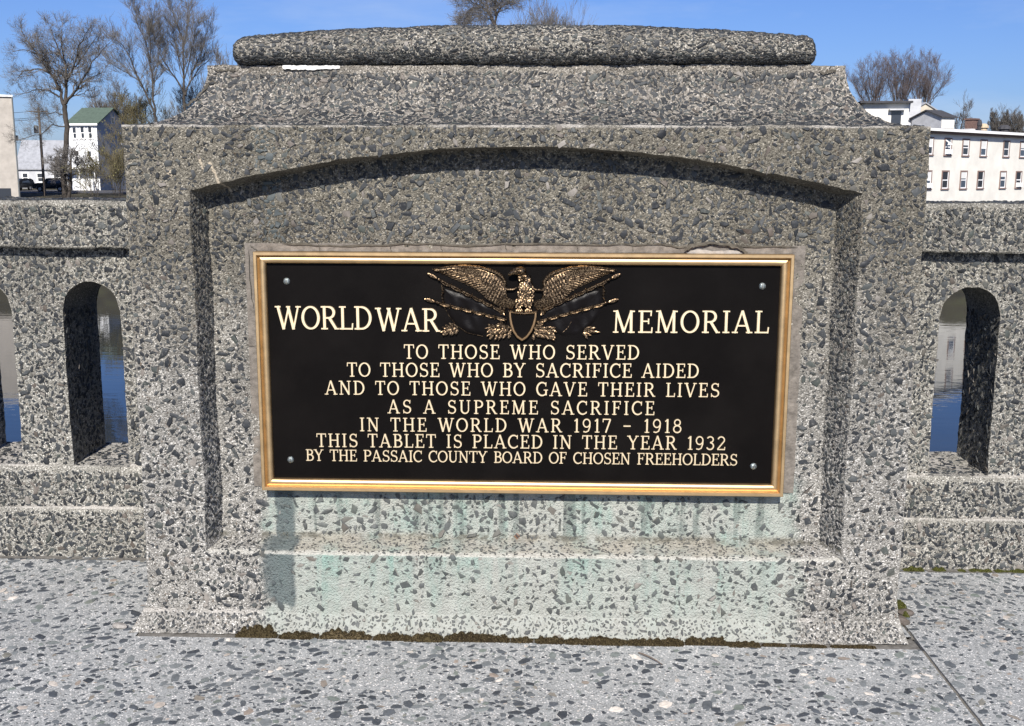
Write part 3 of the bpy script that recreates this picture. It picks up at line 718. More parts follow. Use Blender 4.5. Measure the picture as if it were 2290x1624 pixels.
G['-'] = (.72, [([(.10, .48), (.60, .48)], TN*1.25)])
G[' '] = (.52, [])
jit = random.Random(77)
def ribbon(mb, pts, wd, H, place, bev=.22):
    n = len(pts); closed = n > 3 and (pts[0][0]-pts[-1][0])**2+(pts[0][1]-pts[-1][1])**2 < 1e-8
    if isinstance(wd, (int, float)): wd = [wd]*n
    h = H*(1+jit.uniform(-.06, .06)); vs = []
    for i, p in enumerate(pts):
        a = pts[i-1] if i > 0 else (pts[-2] if closed else pts[0]); c = pts[i+1] if i < n-1 else (pts[1] if closed else pts[-1])
        dx, dy = c[0]-a[0], c[1]-a[1]; l = sqrt(dx*dx+dy*dy) or 1; ex, ey = -dy/l, dx/l; w_ = wd[i]/2; wt = w_*(1-bev)
        for (o, hh) in ((-w_, -.0015), (-w_, h*.55), (-wt, h), (wt, h), (w_, h*.55), (w_, -.0015)):
            vs.append(place(p[0]+ex*o, p[1]+ey*o, hh))
    fs = [(i*6+q, (i+1)*6+q, (i+1)*6+q+1, i*6+q+1) for i in range(n-1) for q in range(5)]
    if not closed: fs += [(0, 1, 2, 3, 4, 5), tuple((n-1)*6+5-q for q in range(6))]
    mb.add(vs, fs)
def text_line(txt, x0, y0, x1, y1, cap, H, wordgap=None):
    """txt from pixel (x0, baseline y0) to (x1, y1); cap = letter height in px"""
    A, Bp = at(x0, y0, FY), at(x1, y1, FY); capm = np.linalg.norm(at(x0, y0-cap, FY)-A)
    Wm = Bp[0]-A[0]; nat = sum(G[c][0] for c in txt)*capm
    gaps = len(txt)-1; sx = 1.0; track = (Wm-nat)/gaps
    if track < -.04*capm or track > .22*capm:
        tr = max(-.02*capm, min(.16*capm, track)); sx = (Wm-tr*gaps)/nat; track = tr
    mb = MB(); x = A[0]
    for ch in txt+'~':
        if ch in ' ~':
            keep(mb.build('inscription', M['letter'], plq, smooth=28), plq); mb = MB()
            if ch == '~': break
        adv, strokes = G[ch]; z0 = lerp(A[2], Bp[2], (x-A[0])/Wm)
        for pts, wd in strokes:
            ribbon(mb, [(p[0]*sx, p[1]) for p in pts], wd, H, lambda a, c, h: (x+a*capm, FY-h, z0+c*capm))
        x += adv*capm*sx+track
text_line('WORLD', 617, 736, 834, 737, 52, .0042)
text_line('WAR', 840, 740, 985, 742, 52, .0042)
text_line('MEMORIAL', 1368, 744, 1720, 745, 50, .0042)
text_line('TO THOSE WHO SERVED', 903, 802, 1430, 804, 32, .0034)
text_line('TO THOSE WHO BY SACRIFICE AIDED', 776, 842, 1563, 845, 31.5, .0034)
text_line('AND TO THOSE WHO GAVE THEIR LIVES', 727, 882, 1609, 888, 31, .0034)
text_line('AS A SUPREME SACRIFICE', 867, 924, 1464, 928, 30.5, .0034)
text_line('IN THE WORLD WAR 1917 - 1918', 804, 964, 1525, 968, 30.5, .0034)
text_line('THIS TABLET IS PLACED IN THE YEAR 1932', 708, 999, 1623, 1006, 30, .0034)
text_line('BY THE PASSAIC COUNTY BOARD OF CHOSEN FREEHOLDERS', 684, 1030, 1649, 1041, 25.5, .0030)
# screws
for (x, y) in ((641, 629), (1705, 640), (650, 1028), (1685, 1043)):
    c = at(x, y, FY); b = MB()
    def dome(u, v):
        r = .0085*(1-v); return (c[0]+r*cos(2*pi*u), FY-.0008-.0042*sqrt(max(0, 1-(1-v)**2)), c[2]+r*sin(2*pi*u))
    b.grid(dome, 18, 5, flip=False); b.grid(lambda u, v: (c[0]+.0085*cos(2*pi*u), FY+.001-.0018*v, c[2]+.0085*sin(2*pi*u)), 18, 1)
    sc = keep(b.build('screw', M['screw'], plq, smooth=60), plq)
    b = MB(); b.box((c[0], FY-.0050, c[2]), (.0018, .0006, .0125)); s2_ = b.build('slot', M['dirt']); s2_.parent = sc

# ---- eagle relief, drawn in a 2290x975 sheet (4.8 sheet px = 1 photo px)
def E(x, y, h=0.):
    p = at(936.5+x/4.8, 574.3+y/4.8, FY); return Vector((p[0], FY-h, p[2]))
UE = (E(1100, 0)-E(0, 0)).length/1100         # metres per sheet px
def tongue(mb, p0, p1, w, h0, h1, n=7, bend=0., sharp=.5, mi=0):
    """a feather or leaf lying from p0 to p1 (sheet px), ridged along its middle"""
    dx, dy = p1[0]-p0[0], p1[1]-p0[1]; l = sqrt(dx*dx+dy*dy) or 1; ex, ey = -dy/l, dx/l; vs = []
    for i in range(n+1):
        t = i/n; wd = w*.5*(sin(pi*min(1, .12+.88*t)**1.0)**sharp if t < 1 else .02); wd = max(wd, w*.06)
        ox = bend*sin(pi*t); cx_, cy_ = p0[0]+dx*t+ex*ox, p0[1]+dy*t+ey*ox; h = lerp(h0, h1, t)
        hh = jit.uniform(.96, 1.04)
        for (o, f) in ((-1, -.6), (-.85, .45), (0, 1.), (.85, .45), (1, -.6)):
            vs.append(E(cx_+ex*o*wd, cy_+ey*o*wd, h*hh+f*w*UE*.22))
    fs = [(i*5+q, i*5+q+1, (i+1)*5+q+1, (i+1)*5+q) for i in range(n) for q in range(4)]; fs.append((4, 3, 2, 1, 0)); fs.append(tuple(n*5+q for q in range(5)))
    mb.add(vs, fs, mi)
eag = None
def pl(pts, t):
    d = [0.]
    for i in range(1, len(pts)): d.append(d[-1]+sqrt((pts[i][0]-pts[i-1][0])**2+(pts[i][1]-pts[i-1][1])**2))
    s = t*d[-1]
    return (float(np.interp(s, d, [p[0] for p in pts])), float(np.interp(s, d, [p[1] for p in pts])))
# body is the part, its pieces are the sub-parts
b = MB(); rd = random.Random(3)
def bodyfn(u, v):
    a, q = pi*u, v; y = 200+q*330; wv = 62+34*sin(pi*min(1, max(0, (q-.12)*1.05)))-22*max(0, q-.75)
    x = 1150-30*max(0, .35-q)-wv*cos(a); return E(x, y, .002+.0155*sin(a)*(1-.35*abs(2*q-1)))
b.grid(bodyfn, 16, 18)
for i in range(95):
    q = .12+.80*rd.random(); a = pi*(.14+.72*rd.random()); y = 200+q*330; wv = 62+34*sin(pi*min(1, max(0, (q-.12)*1.05)))-22*max(0, q-.75)
    x = 1150-30*max(0, .35-q)-wv*cos(a)*.95; tongue(b, (x, y-14), (x, y+17), 24, .002+.0152*sin(a)*(1-.35*abs(2*q-1)), .0035+.0152*sin(a)*(1-.35*abs(2*q-1)), 4)
eag = keep(b.build('eagle_relief', M['eagle'], plq, smooth=40), plq)
def sub(mb, name, mat, sm=40):
    o = mb.build(name, mat, None, smooth=sm); o.parent = eag; o.matrix_parent_inverse = eag.matrix_world.inverted() if False else Matrix.Identity(4)
    return o
# head with beak, looking left
b = MB()
c = E(1090, 150, .016); b.ball(c, (68*UE, .013, 52*UE), 14, 9); c = E(1110, 205, .010); b.ball(c, (58*UE, .012, 66*UE), 12, 8)
b.tube([E(1050, 150, .020), E(1000, 165, .020), E(972, 182, .017), E(968, 200, .013)], [34*UE, 28*UE, 17*UE, 5*UE], 8)
b.ball(E(1062, 138, .0275), 9*UE, 8, 5); b.tube([E(1020, 128, .026), E(1065, 118, .029), E(1110, 122, .027)], [8*UE, 13*UE, 8*UE], 6)
for i in range(30):
    a = rd.uniform(0, 1); x = 1075+80*rd.random(); y = 150+100*rd.random(); tongue(b, (x, y-12), (x+6, y+14), 18, .018, .021, 4)
sub(b, 'head', M['eagle'])
# thighs, talons
for sx in (1080, 1178):
    b = MB(); b.ball(E(sx, 490, .010), (44*UE, .011, 66*UE), 12, 8)
    for i in range(16):
        x = sx+rd.uniform(-34, 34); y = 450+80*rd.random(); tongue(b, (x, y-12), (x, y+22), 18, .018-.0001*abs(x-sx), .020, 4)
    for dx in (-38, -12, 14, 40):
        b.tube([E(sx+dx*.3, 545, .010), E(sx+dx*.8, 575, .014), E(sx+dx, 612, .010), E(sx+dx*.95, 632, .005)], [10*UE, 10*UE, 8*UE, 2*UE], 6)
    sub(b, 'talon', M['eagle'])
# wings
for mir in (0, 1):
    f = (lambda p: p) if not mir else (lambda p: (2285-p[0]-20*(1-p[1]/600), p[1]+8))
    lead = [(150, 132), (300, 106), (480, 96), (660, 112), (800, 150), (890, 196), (930, 262), (915, 320)]
    trail = [(152, 140), (300, 205), (480, 285), (640, 362), (720, 445), (800, 500), (900, 545), (1010, 560)]
    b = MB()
    # membrane below the feathers
    vs = []; nn = 24
    for i in range(nn+1):
        p, q = pl(lead, i/nn), pl(trail, i/nn); vs += [E(*f(p), .004), E(*f(((p[0]+q[0])/2, (p[1]+q[1])/2)), .006), E(*f(q), .0005)]
    fs = []
    for i in range(nn):
        a = i*3; fs += [(a, a+1, a+4, a+3), (a+1, a+2, a+5, a+4)]
        if mir: fs[-1] = fs[-1][::-1]; fs[-2] = fs[-2][::-1]
    b.add(vs, fs)
    for i in range(13):        # primaries, fanning towards the tip
        t = i/12; q = pl(trail, .02+.50*t); p = pl([(640, 128), (760, 190), (820, 270), (800, 340)], t)
        tongue(b, f(p), f(q), 27, .0085-.0015*t, .0030, 8, (-14 if mir else 14), .45)
    for i in range(16):        # secondaries
        t = i/15; q = pl(trail, .52+.47*t); p = pl([(790, 320), (860, 380), (950, 430), (1040, 470)], t)
        tongue(b, f(p), f((q[0], q[1]+6)), 27, .008, .003, 6, 5, .45)
    for i in range(12):        # upper layer of long feathers on the hand
        t = i/11; a, c = pl(lead, .16+.40*t), pl(trail, .10+.44*t); q = (lerp(a[0], c[0], .62), lerp(a[1], c[1], .62)); p = pl([(600, 118), (720, 150), (830, 200), (850, 270)], t)
        tongue(b, f(p), f(q), 24, .0112-.0012*t, .0055, 7, (-10 if mir else 10), .45)
    for r_ in range(5):        # covert scales near the shoulder
        for i in range(11-r_):
            t = (i+.5*(r_ % 2))/10; a, c = pl(lead, .62+.36*t), pl(trail, .60+.36*t); s = .12+.15*r_
            x, y = lerp(a[0], c[0], s), lerp(a[1], c[1], s); x2, y2 = lerp(a[0], c[0], s+.22), lerp(a[1], c[1], s+.22)
            if x > 1075 or x < 690+16*r_: continue
            tongue(b, f((x, y)), f((x2-22, y2)), 36-2*r_, .0105-.0006*r_, .0125-.0008*r_, 5)
    for i in range(12):        # small coverts close to the leading edge toward the tip
        t = i/12; a = pl(lead, .10+.4*t); tongue(b, f((a[0]+60, a[1]+18)), f((a[0]-70, a[1]+32)), 20, .0095, .007, 5)
    b.tube([E(*f(pl(lead, i/16)), .006+.005*min(1, i/6)) for i in range(17)], [(4+min(15, 2.2*i))*UE for i in range(17)], 7)
    b.tube([E(*f((915, 318)), .009), E(*f((950, 345)), .009), E(*f((1010, 348)), .008), E(*f((1050, 330)), .007)], [14*UE, 13*UE, 12*UE, 8*UE], 7)
    sub(b, 'wing', M['eagle'])
# flags: dark cloth hanging between the staffs
for mir, poly in ((0, [(262, 330), (262, 500), (330, 640), (400, 730), (520, 815), (690, 852), (800, 800), (940, 700), (930, 590), (600, 440)]), (1, [(1965, 330), (1975, 500), (1960, 600), (1900, 690), (1800, 790), (1700, 850), (1580, 872), (1440, 820), (1290, 700), (1330, 575), (1620, 440)])):
    b = MB(); cxp = sum(p[0] for p in poly)/len(poly); cyp = sum(p[1] for p in poly)/len(poly); n = 60
    def ff(u, v):
        p = pl(poly+[poly[0]], u); r = v; x, y = lerp(p[0], cxp, r), lerp(p[1], cyp, r)
        fold = .0016*sin(x*.020+y*.011)+.0010*sin(x*.045-y*.02)
        return E(x, y, -.001+(.0042+fold)*min(1, r*5))
    b.grid(ff, n, 10, flip=not mir); o = sub(b, 'flag', M['flag'], 60)
    o.data.polygons.foreach_set('use_smooth', [True]*len(o.data.polygons))
b = MB(); b.tube([E(x, y, .003) for x, y in ((262, 510), (330, 640), (400, 730), (520, 815), (690, 852))], 3.5*UE, 5); sub(b, 'flag_hem', M['eagle'])
b = MB(); b.tube([E(x, y, .004) for x, y in ((1640, 690), (1600, 760), (1540, 815))], [3*UE, 6*UE, 3*UE], 5); sub(b, 'flag_fold', M['eagle'])
# four staffs with spear heads and lashings
for (tip, end, lash) in (((95, 178), (930, 592), 1), ((65, 452), (940, 668), 1), ((2165, 182), (1330, 568), -1), ((2140, 455), (1275, 690), -1)):
    b = MB(); dx, dy = end[0]-tip[0], end[1]-tip[1]; l = sqrt(dx*dx+dy*dy); ux, uy = dx/l, dy/l
    tongue(b, tip, (tip[0]+ux*130, tip[1]+uy*130), 40, .006, .008, 8, 0, .9)
    b.ball(E(tip[0]+ux*140, tip[1]+uy*140, .008), (17*UE, .004, 17*UE), 8, 6)
    b.tube([E(tip[0]+ux*t, tip[1]+uy*t, .0085) for t in np.linspace(140, l, 8)], 9*UE, 7)
    ox, oy = (-uy*20*lash, ux*20*lash)
    s0 = 165
    while s0 < l-90:           # furled cloth, bulging between the ties
        ln = 118; P_ = []; R_ = []
        for i in range(7):
            t = i/6; P_.append(E(tip[0]+ux*(s0+ln*t)+ox*(.5+.6*sin(pi*t)), tip[1]+uy*(s0+ln*t)+oy*(.5+.6*sin(pi*t)), .006)); R_.append((6+5*sin(pi*t))*UE)
        b.tube(P_, R_, 6)
        t = s0+ln; b.tube([E(tip[0]+ux*t-ox*.9, tip[1]+uy*t-oy*.9, .007), E(tip[0]+ux*t, tip[1]+uy*t, .0125), E(tip[0]+ux*t+ox*1.7, tip[1]+uy*t+oy*1.7, .007)], 4.5*UE, 6)
        s0 += 124
    sub(b, 'spear', M['eagle'])
for xs in ((258, 340), (1985, 330)):
    b = MB()
    for i in range(5): b.ball(E(xs[0]+6*sin(i*2.), xs[1]+i*34, .005), (12*UE, .004, 20*UE), 8, 6)
    b.tube([E(xs[0]-8, xs[1]-40, .006), E(xs[0], xs[1]+150, .004)], 5*UE, 5); sub(b, 'tassel', M['eagle'])
# shield with plain dark field
b = MB(); so_ = [(970, 580), (1268, 585), (1266, 640), (1250, 720), (1215, 800), (1165, 862), (1110, 900), (1055, 862), (1010, 800), (982, 720), (970, 640)]
scx, scy = 1118, 690; n = 66
def shf(u, v):
    p = pl(so_+[so_[0]], u); dx, dy = scx-p[0], scy-p[1]; l = sqrt(dx*dx+dy*dy); k_ = (0, 2, 8, 22, 27, 28)[round(v*5)]; h = (.002, .0125, .0135, .0135, .0120, .008)[round(v*5)]
    return E(p[0]+dx/l*k_, p[1]+dy/l*k_, h)
b.grid(shf, n, 5); sub(b, 'shield', M['shield'], 40)
b = MB(); b.grid(lambda u, v: E(*[lerp(a, c, v) for a, c in zip(pl(so_+[so_[0]], u), (scx, scy))], .0085), n, 6); sub(b, 'shield_field', M['field'], 60)
b = MB(); b.tube([E(962, 578, .013), E(1110, 590, .015), E(1272, 584, .013)], [9*UE, 8*UE, 9*UE], 7); sub(b, 'perch', M['eagle'])
# leaf sprays
def spray(base, leaves, w, name='laurel_spray'):
    b = MB()
    for (x0_, y0_, x1_, y1_) in leaves: tongue(b, (x0_, y0_), (x1_, y1_), w*rd.uniform(.85, 1.15), .004, .0065, 6, rd.uniform(-4, 4), .6)
    sub(b, name, M['eagle'])
def oak(b0, b1, n, sp_, ln, w):
    L_ = []
    for i in range(n):
        t = i/(n-1); x, y = lerp(b0[0], b1[0], t), lerp(b0[1], b1[1], t); an = math.atan2(b1[1]-b0[1], b1[0]-b0[0])
        for sgn in (-1, 1):
            a = an+sgn*sp_*rd.uniform(.7, 1.2); L_.append((x, y, x+cos(a)*ln*rd.uniform(.8, 1.15), y+sin(a)*ln*rd.uniform(.8, 1.15)))
    L_.append((b1[0], b1[1], b1[0]+cos(an)*ln, b1[1]+sin(an)*ln)); return L_
spray(0, oak((420, 770), (300, 795), 5, .9, 70, 30)+oak((400, 745), (330, 760), 3, .9, 62, 28), 30)
spray(0, oak((1000, 780), (790, 770), 6, .8, 80, 36)+oak((990, 820), (800, 840), 5, .8, 70, 34)+oak((940, 770), (890, 740), 2, .8, 55, 30), 34)
spray(0, oak((1240, 770), (1390, 790), 4, .55, 95, 38)+oak((1240, 810), (1390, 850), 4, .5, 90, 36)+[(1260, 740, 1350, 690), (1235, 830, 1232, 905)], 38)
spray(0, [(1770, 800, 1850, 745), (1790, 800, 1945, 805), (1790, 790, 1900, 760), (1775, 815, 1850, 840), (1770, 820, 1810, 880), (1765, 810, 1790, 845)], 36)
for (x, y, a) in ((900, 560, -1), (1330, 560, 1)):
    spray(0, [(x, y+50, x-30, y-45), (x, y+50, x+25, y-40), (x+5*a, y+60, x+40*a, y+10), (x, y+40, x-a*20, y+70)], 24, 'fringe')

# ================================================================== parapets left and right
SLW, SLZ0, SLZT, PITCHX = .172, .285, .836, .325
CAPY, PANY, BACKY = .473, .515, .755
def parapet(sgn, seed, label):
    x_in = XL+.01 if sgn < 0 else XR-.01
    Lp = 6.0; x_out = x_in+sgn*Lp
    th = thing('stone_parapet', label, 'parapet', ((x_in+x_out)/2, .62, 0))
    c0 = XC+sgn*1.2715; slots = [c0+sgn*PITCHX*i for i in range(16) if abs(c0+sgn*PITCHX*i-x_in) < Lp-.2]
    xa, xb = min(x_in, x_out), max(x_in, x_out)
    NEAR = lambda x: abs(x-XC) < 2.6
    def slot_at(x):
        for s in slots:
            if abs(x-s) < SLW/2: return s
        return None
    rsl = SLW/2
    def topz(x, s): return SLZT-rsl+sqrt(max(0, rsl*rsl-(x-s)**2))*1.0
    b = MB(); ztop = .94
    edges = sorted([xa, xb]+[s-rsl for s in slots]+[s+rsl for s in slots])
    for i in range(len(edges)-1):
        e0, e1 = edges[i], edges[i+1]; mid = (e0+e1)/2; s = slot_at(mid); fine = NEAR(mid); nx = max(2, int((e1-e0)/(.010 if fine else .05)))
        for Yp, fl in ((PANY, False), (BACKY, True)):
            if s is None: b.grid(lambda u, v: (lerp(e0, e1, u), Yp, lerp(SLZ0-.02, ztop, v)), nx, 60 if fine else 6, flip=fl)
            else: b.grid(lambda u, v: (lerp(e0, e1, u), Yp, lerp(topz(lerp(e0, e1, u), s), ztop, v)), max(nx, 16), 16 if fine else 3, flip=fl)
        if s is not None:
            ny = 22 if fine else 3
            b.grid(lambda u, v: (s-rsl, lerp(PANY, BACKY, u), lerp(SLZ0-.02, SLZT-rsl, v)), ny, 44 if fine else 6)
            b.grid(lambda u, v: (s+rsl, lerp(PANY, BACKY, u), lerp(SLZ0-.02, SLZT-rsl, v)), ny, 44 if fine else 6, flip=True)
            b.grid(lambda u, v: (s-rsl*cos(pi*u), lerp(PANY, BACKY, v), SLZT-rsl+rsl*sin(pi*u)), 20, ny)
    rj = lambda u, v, r: (lambda x, z: u < r*.5 or v < r*.5 or any(abs(x-s) < rsl+r*.8 and SLZ0 < z < SLZT-rsl+sqrt(max(0, (rsl+r*.9)**2-(x-s)**2)) for s in slots))(vx0+u, SLZ0+v)
    vx0 = max(xa, XC-2.5) if sgn < 0 else xa; vw = (xb if sgn < 0 else min(xb, XC+2.5))-vx0
    scatter(b, plane_fn((vx0, PANY, SLZ0), (1, 0, 0), (0, 0, 1), (0, -1, 0)), vw, .655, 11000, .0055, .0168, seed, 1, rj, pack=.80)
    scatter(b, plane_fn((vx0, PANY, SLZ0), (1, 0, 0), (0, 0, 1), (0, -1, 0)), vw, .655, 3500, .003, .006, seed+1, 1, rj)
    for s in slots:
        if NEAR(s):
            scatter(b, plane_fn((s-rsl, PANY, SLZ0), (0, 1, 0), (0, 0, 1), (1, 0, 0)), .24, .46, 500, .006, .017, seed+7, 1, lambda u, v, r: u < r or u > .24-r)
            scatter(b, plane_fn((s+rsl, PANY, SLZ0), (0, 1, 0), (0, 0, 1), (-1, 0, 0)), .24, .46, 500, .006, .017, seed+8, 1, lambda u, v, r: u < r or u > .24-r)
    keep(b.build('slotted_panel', [M['bal'], M['stone_plain']], th, smooth=38, merge=.0003, wobble=wob()), th)
    # coping
    def loop_part(name, prof, mat, sd, faces):
        b = MB(); n = len(prof); nx = int((xb-xa)/.04)
        for q in range(n-1):
            (y0, z0), (y1, z1) = prof[q], prof[q+1]; ll = sqrt((y1-y0)**2+(z1-z0)**2); ns = max(1, int(ll/.012))
            b.grid(lambda u, v: (lerp(xa, xb, u), lerp(y0, y1, v), lerp(z0, z1, v)), nx*2, ns)
        for q, cnt, dn in faces:
            (y0, z0), (y1, z1) = prof[q], prof[q+1]; ll = sqrt((y1-y0)**2+(z1-z0)**2); nrm = Vector((0, -(z1-z0)/ll, (y1-y0)/ll))
            o = Vector((vx0, y0, z0)); bb = Vector((0, (y1-y0)/ll, (z1-z0)/ll))
            scatter(b, plane_fn(o, (1, 0, 0), bb, nrm), vw, ll, cnt, .0055, .019, sd+q, 1, lambda u, v, r: v < r*.9 or v > ll-r*.9 or u < r or u > vw-r, density=lambda u, v: dn, pack=.78)
            scatter(b, plane_fn(o, (1, 0, 0), bb, nrm), vw, ll, cnt//2, .0025, .0055, sd+q+50, 1, lambda u, v, r: v < r*.9 or v > ll-r*.9, density=lambda u, v: dn)
        keep(b.build(name, [mat, M['stone_plain']], th, smooth=40, merge=.0003, wobble=wob()), th)
    loop_part('coping', [(PANY+.01, .936), (CAPY+.004, .936), (CAPY, .940), (CAPY, 1.060), (CAPY+.012, 1.071), (.762, 1.071), (.774, 1.060), (.774, .938), (BACKY-.01, .936)], M['bal'], seed+10, ((2, 2600, .95), (4, 4000, 1.0)))
    loop_part('sill_course', [(.5095, .150), (.506, .268), (.511, .281), (.772, .285), (.774, .150)], M['bal'], seed+200, ((0, 2600, .9), (2, 2500, .55)))
    loop_part('base_course', [(.492, -.004), (.498, .145), (.503, .155), (.79, .158), (.79, -.004)], M['bal'], seed+300, ((0, 3000, .95),))
    return th
parapet(-1, 500, 'concrete parapet with round headed slots left of the memorial pier')
parapet(1, 900, 'concrete parapet with round headed slot right of the memorial pier')

# ================================================================== ground: bridge walk, water, far bank
XJ = .930; YJ = -.060
def slab(name, quads, nchip, seed):
    b = MB()
    for (x0_, x1_, y0_, y1_) in quads:
        nx, ny = max(1, int((min(x1_, 4)-max(x0_, -4))/.03)), max(1, int((y1_-max(y0_, -3))/.03)); nx = min(nx, 220); ny = min(ny, 100)
        b.grid(lambda u, v: (lerp(x0_, x1_, u), lerp(y0_, y1_, v), 0.), nx, ny)
        ax, bx, ay, by = max(x0_, -3.0), min(x1_, 2.9), max(y0_, -1.9), y1_
        if bx > ax and by > ay:
            A_ = (bx-ax)*(by-ay); fn = plane_fn((ax, ay, 0), (1, 0, 0), (0, 1, 0), (0, 0, 1)); W_, H_ = bx-ax, by-ay
            rj = lambda u, v, r: u < r*.7 or u > W_-r*.7 or v < r*.7 or v > H_-r*.7
            dn = lambda u, v: .35+.75*max(0, min(1, .5+.9*noise.noise(Vector(((ax+u)*4, (ay+v)*4, 2.)))))
            scatter(b, fn, W_, H_, int(5000*A_), .0048, .0182, seed, 1, rj, lift=(.0001, .0008), pack=.76, aspect=(1., 2.2), density=dn, ks=(5, 6, 6, 7, 8))
            scatter(b, fn, W_, H_, int(2400*A_), .0022, .005, seed+1, 1, rj, lift=(.0001, .0006), pack=1.0, density=dn); seed += 5
        if x0_ > XJ-.1 or y1_ < 0:    # slab edges down into the joints
            b.grid(lambda u, v: (lerp(x0_, x1_, u), y1_, -.02*(1-v)), 200, 1)
            b.grid(lambda u, v: (x1_ if x1_ < 2 else x0_, lerp(y0_, y1_, u), -.02*(1-v)), 100, 1)
    o = b.build(name, [M['pave'], M['stone_pave']], None, smooth=40, wobble=lambda p: Vector((.0022*noise.noise(p*26.), .0022*noise.noise(p*24.+Vector((7, 0, 0))), .0012*noise.noise(p*6.)+.0006*noise.noise(p*22.))) if abs(p.x) < 5 and p.y > -4 else Vector((0, 0, 0)))
    return tag(o, kind='structure')
slab('pavement', [(-60, XJ-.0045, -4.0, YJ), (-60, XL-.020, YJ, .50), (XJ+.0045, 60, -4.0, .50), (XR+.006, XJ-.0045, .012, .50)], 0, 60)
b = MB(); b.box((0, -5.3, -.43), (120, 12.6, .82)); tag(b.build('bridge_deck', M['dirt']), kind='structure')
b = MB(); b.box((0, -7.9, -.10), (120, 7.8, .10)); tag(b.build('roadway', M['street']), kind='structure')
b = MB(); b.grid(lambda u, v: (lerp(XL-.019, XJ-.004, u), lerp(YJ+.003, 0.011, v), -.003), 200, 6)
for xa_, xb_ in ((-3., XL-.03), (XR+.03, 3.)): b.grid(lambda u, v: (lerp(xa_, xb_, u), lerp(.468, .4995, v), .0012), 240, 4)
b.grid(lambda u, v: (lerp(XJ-.006, XJ+.006, u), lerp(-4., YJ, v), -.005), 1, 120); b.grid(lambda u, v: (lerp(XJ-.006, XJ+.006, u), lerp(.0115, .50, v), -.005), 1, 30)
tag(b.build('joint_fill', M['old_mortar'], None, smooth=60, wobble=lambda p: Vector((0, 0, .003*noise.noise(p*30.)))), kind='structure')

def moss(name, clumps, mat, label, seed):
    b = MB(); rd = random.Random(seed)
    for (x, y, lx, ly, h, n) in clumps:
        def prof_(px, py):
            t, q = (px-x)/lx, (py-y)/ly; e = max(0., 1-t**4)*max(0., 1-q*q)
            lump = .35+.95*abs(noise.noise(Vector((px*55, py*55, seed))))+.5*noise.noise(Vector((px*17, py*17, seed+3.)))
            return h*sqrt(e)*max(.12, lump)
        b.grid(lambda u, v: (x+lx*(2*u-1), y+ly*(2*v-1), prof_(x+lx*(2*u-1), y+ly*(2*v-1))-.003), max(6, int(lx*2/.004)), 8)
        for i in range(n):
            px, py = x+lx*rd.uniform(-1, 1), y+ly*rd.uniform(-1.05, 1.0); pz = prof_(px, py)
            if pz < h*.08 and rd.random() < .7: continue
            r = rd.uniform(.0008, .0024); a = rd.uniform(0, pi); q = [Vector((px+r*cos(a+k_*2.09), py+r*sin(a+k_*2.09), pz-.003)) for k_ in range(3)]; q.append(Vector((px+rd.uniform(-.0015, .0015), py+rd.uniform(-.002, .001), pz+r*rd.uniform(.2, 1.1)-.001)))
            b.add(q, [(0, 1, 3), (1, 2, 3), (2, 0, 3)])
    return tag(b.build(name, mat), label, 'moss', kind='stuff')
def G0(x, y):
    d = fw+rt*(x-1145.)/FPX+up*(812.-y)/FPX; return CAM+d*((.0-CAM[2])/d[2])
cl = []
for (x0_, x1_, y, h) in ((528, 622, 1418, .022), (622, 712, 1425, .012), (716, 832, 1424, .019), (834, 905, 1428, .013), (902, 990, 1431, .020), (992, 1140, 1431, .017), (1142, 1192, 1433, .011), (1196, 1262, 1435, .016), (1262, 1404, 1438, .014), (1402, 1530, 1440, .015), (1532, 1626, 1438, .019), (1628, 1700, 1444, .011), (1705, 1760, 1446, .006), (1770, 1850, 1448, .006), (1860, 1960, 1449, .006)):
    p, q = G0(x0_, y), G0(x1_, y); cl.append(((p[0]+q[0])/2, (p[1]+q[1])/2+.004, (q[0]-p[0])/2, (.020 if h > .01 else .010), h*1.15, int(2600*(q[0]-p[0])/.1*.55)))
moss('moss', cl, M['moss'], 'brown green moss cushions along the front foot of the pier', 8)
cl = []
for (x, y, lx, ly, h) in ((2012, 1355, .012, .035, .014), (2022, 1375, .010, .020, .012), (1942, 1418, .008, .010, .018)):
    p = G0(x, y); cl.append((p[0], p[1], lx, ly, h, 700))
for (px, lx, h) in ((2042, .030, .014), (2100, .020, .010), (2150, .012, .006), (2192, .032, .013), (2240, .022, .010), (2275, .026, .011), (2330, .04, .011)):
    cl.append((at(px, 1270, .485)[0], .484, lx, .013, h, 900))
moss('moss', cl, M['moss_green'], 'green moss tufts in the joint right of the pier', 9)
# a dry twig lying on the paving
p, q = G0(1428, 1463), G0(1482, 1490); b = MB(); b.tube([(lerp(p[0], q[0], t), lerp(p[1], q[1], t), .004+.003*sin(pi*t)) for t in np.linspace(0, 1, 6)], [.0018, .0022, .002, .0018, .0014, .0008], 5)
tag(b.build('dry_twig', M['pole']), 'thin brown twig lying on the paving in front of the pier', 'twig')
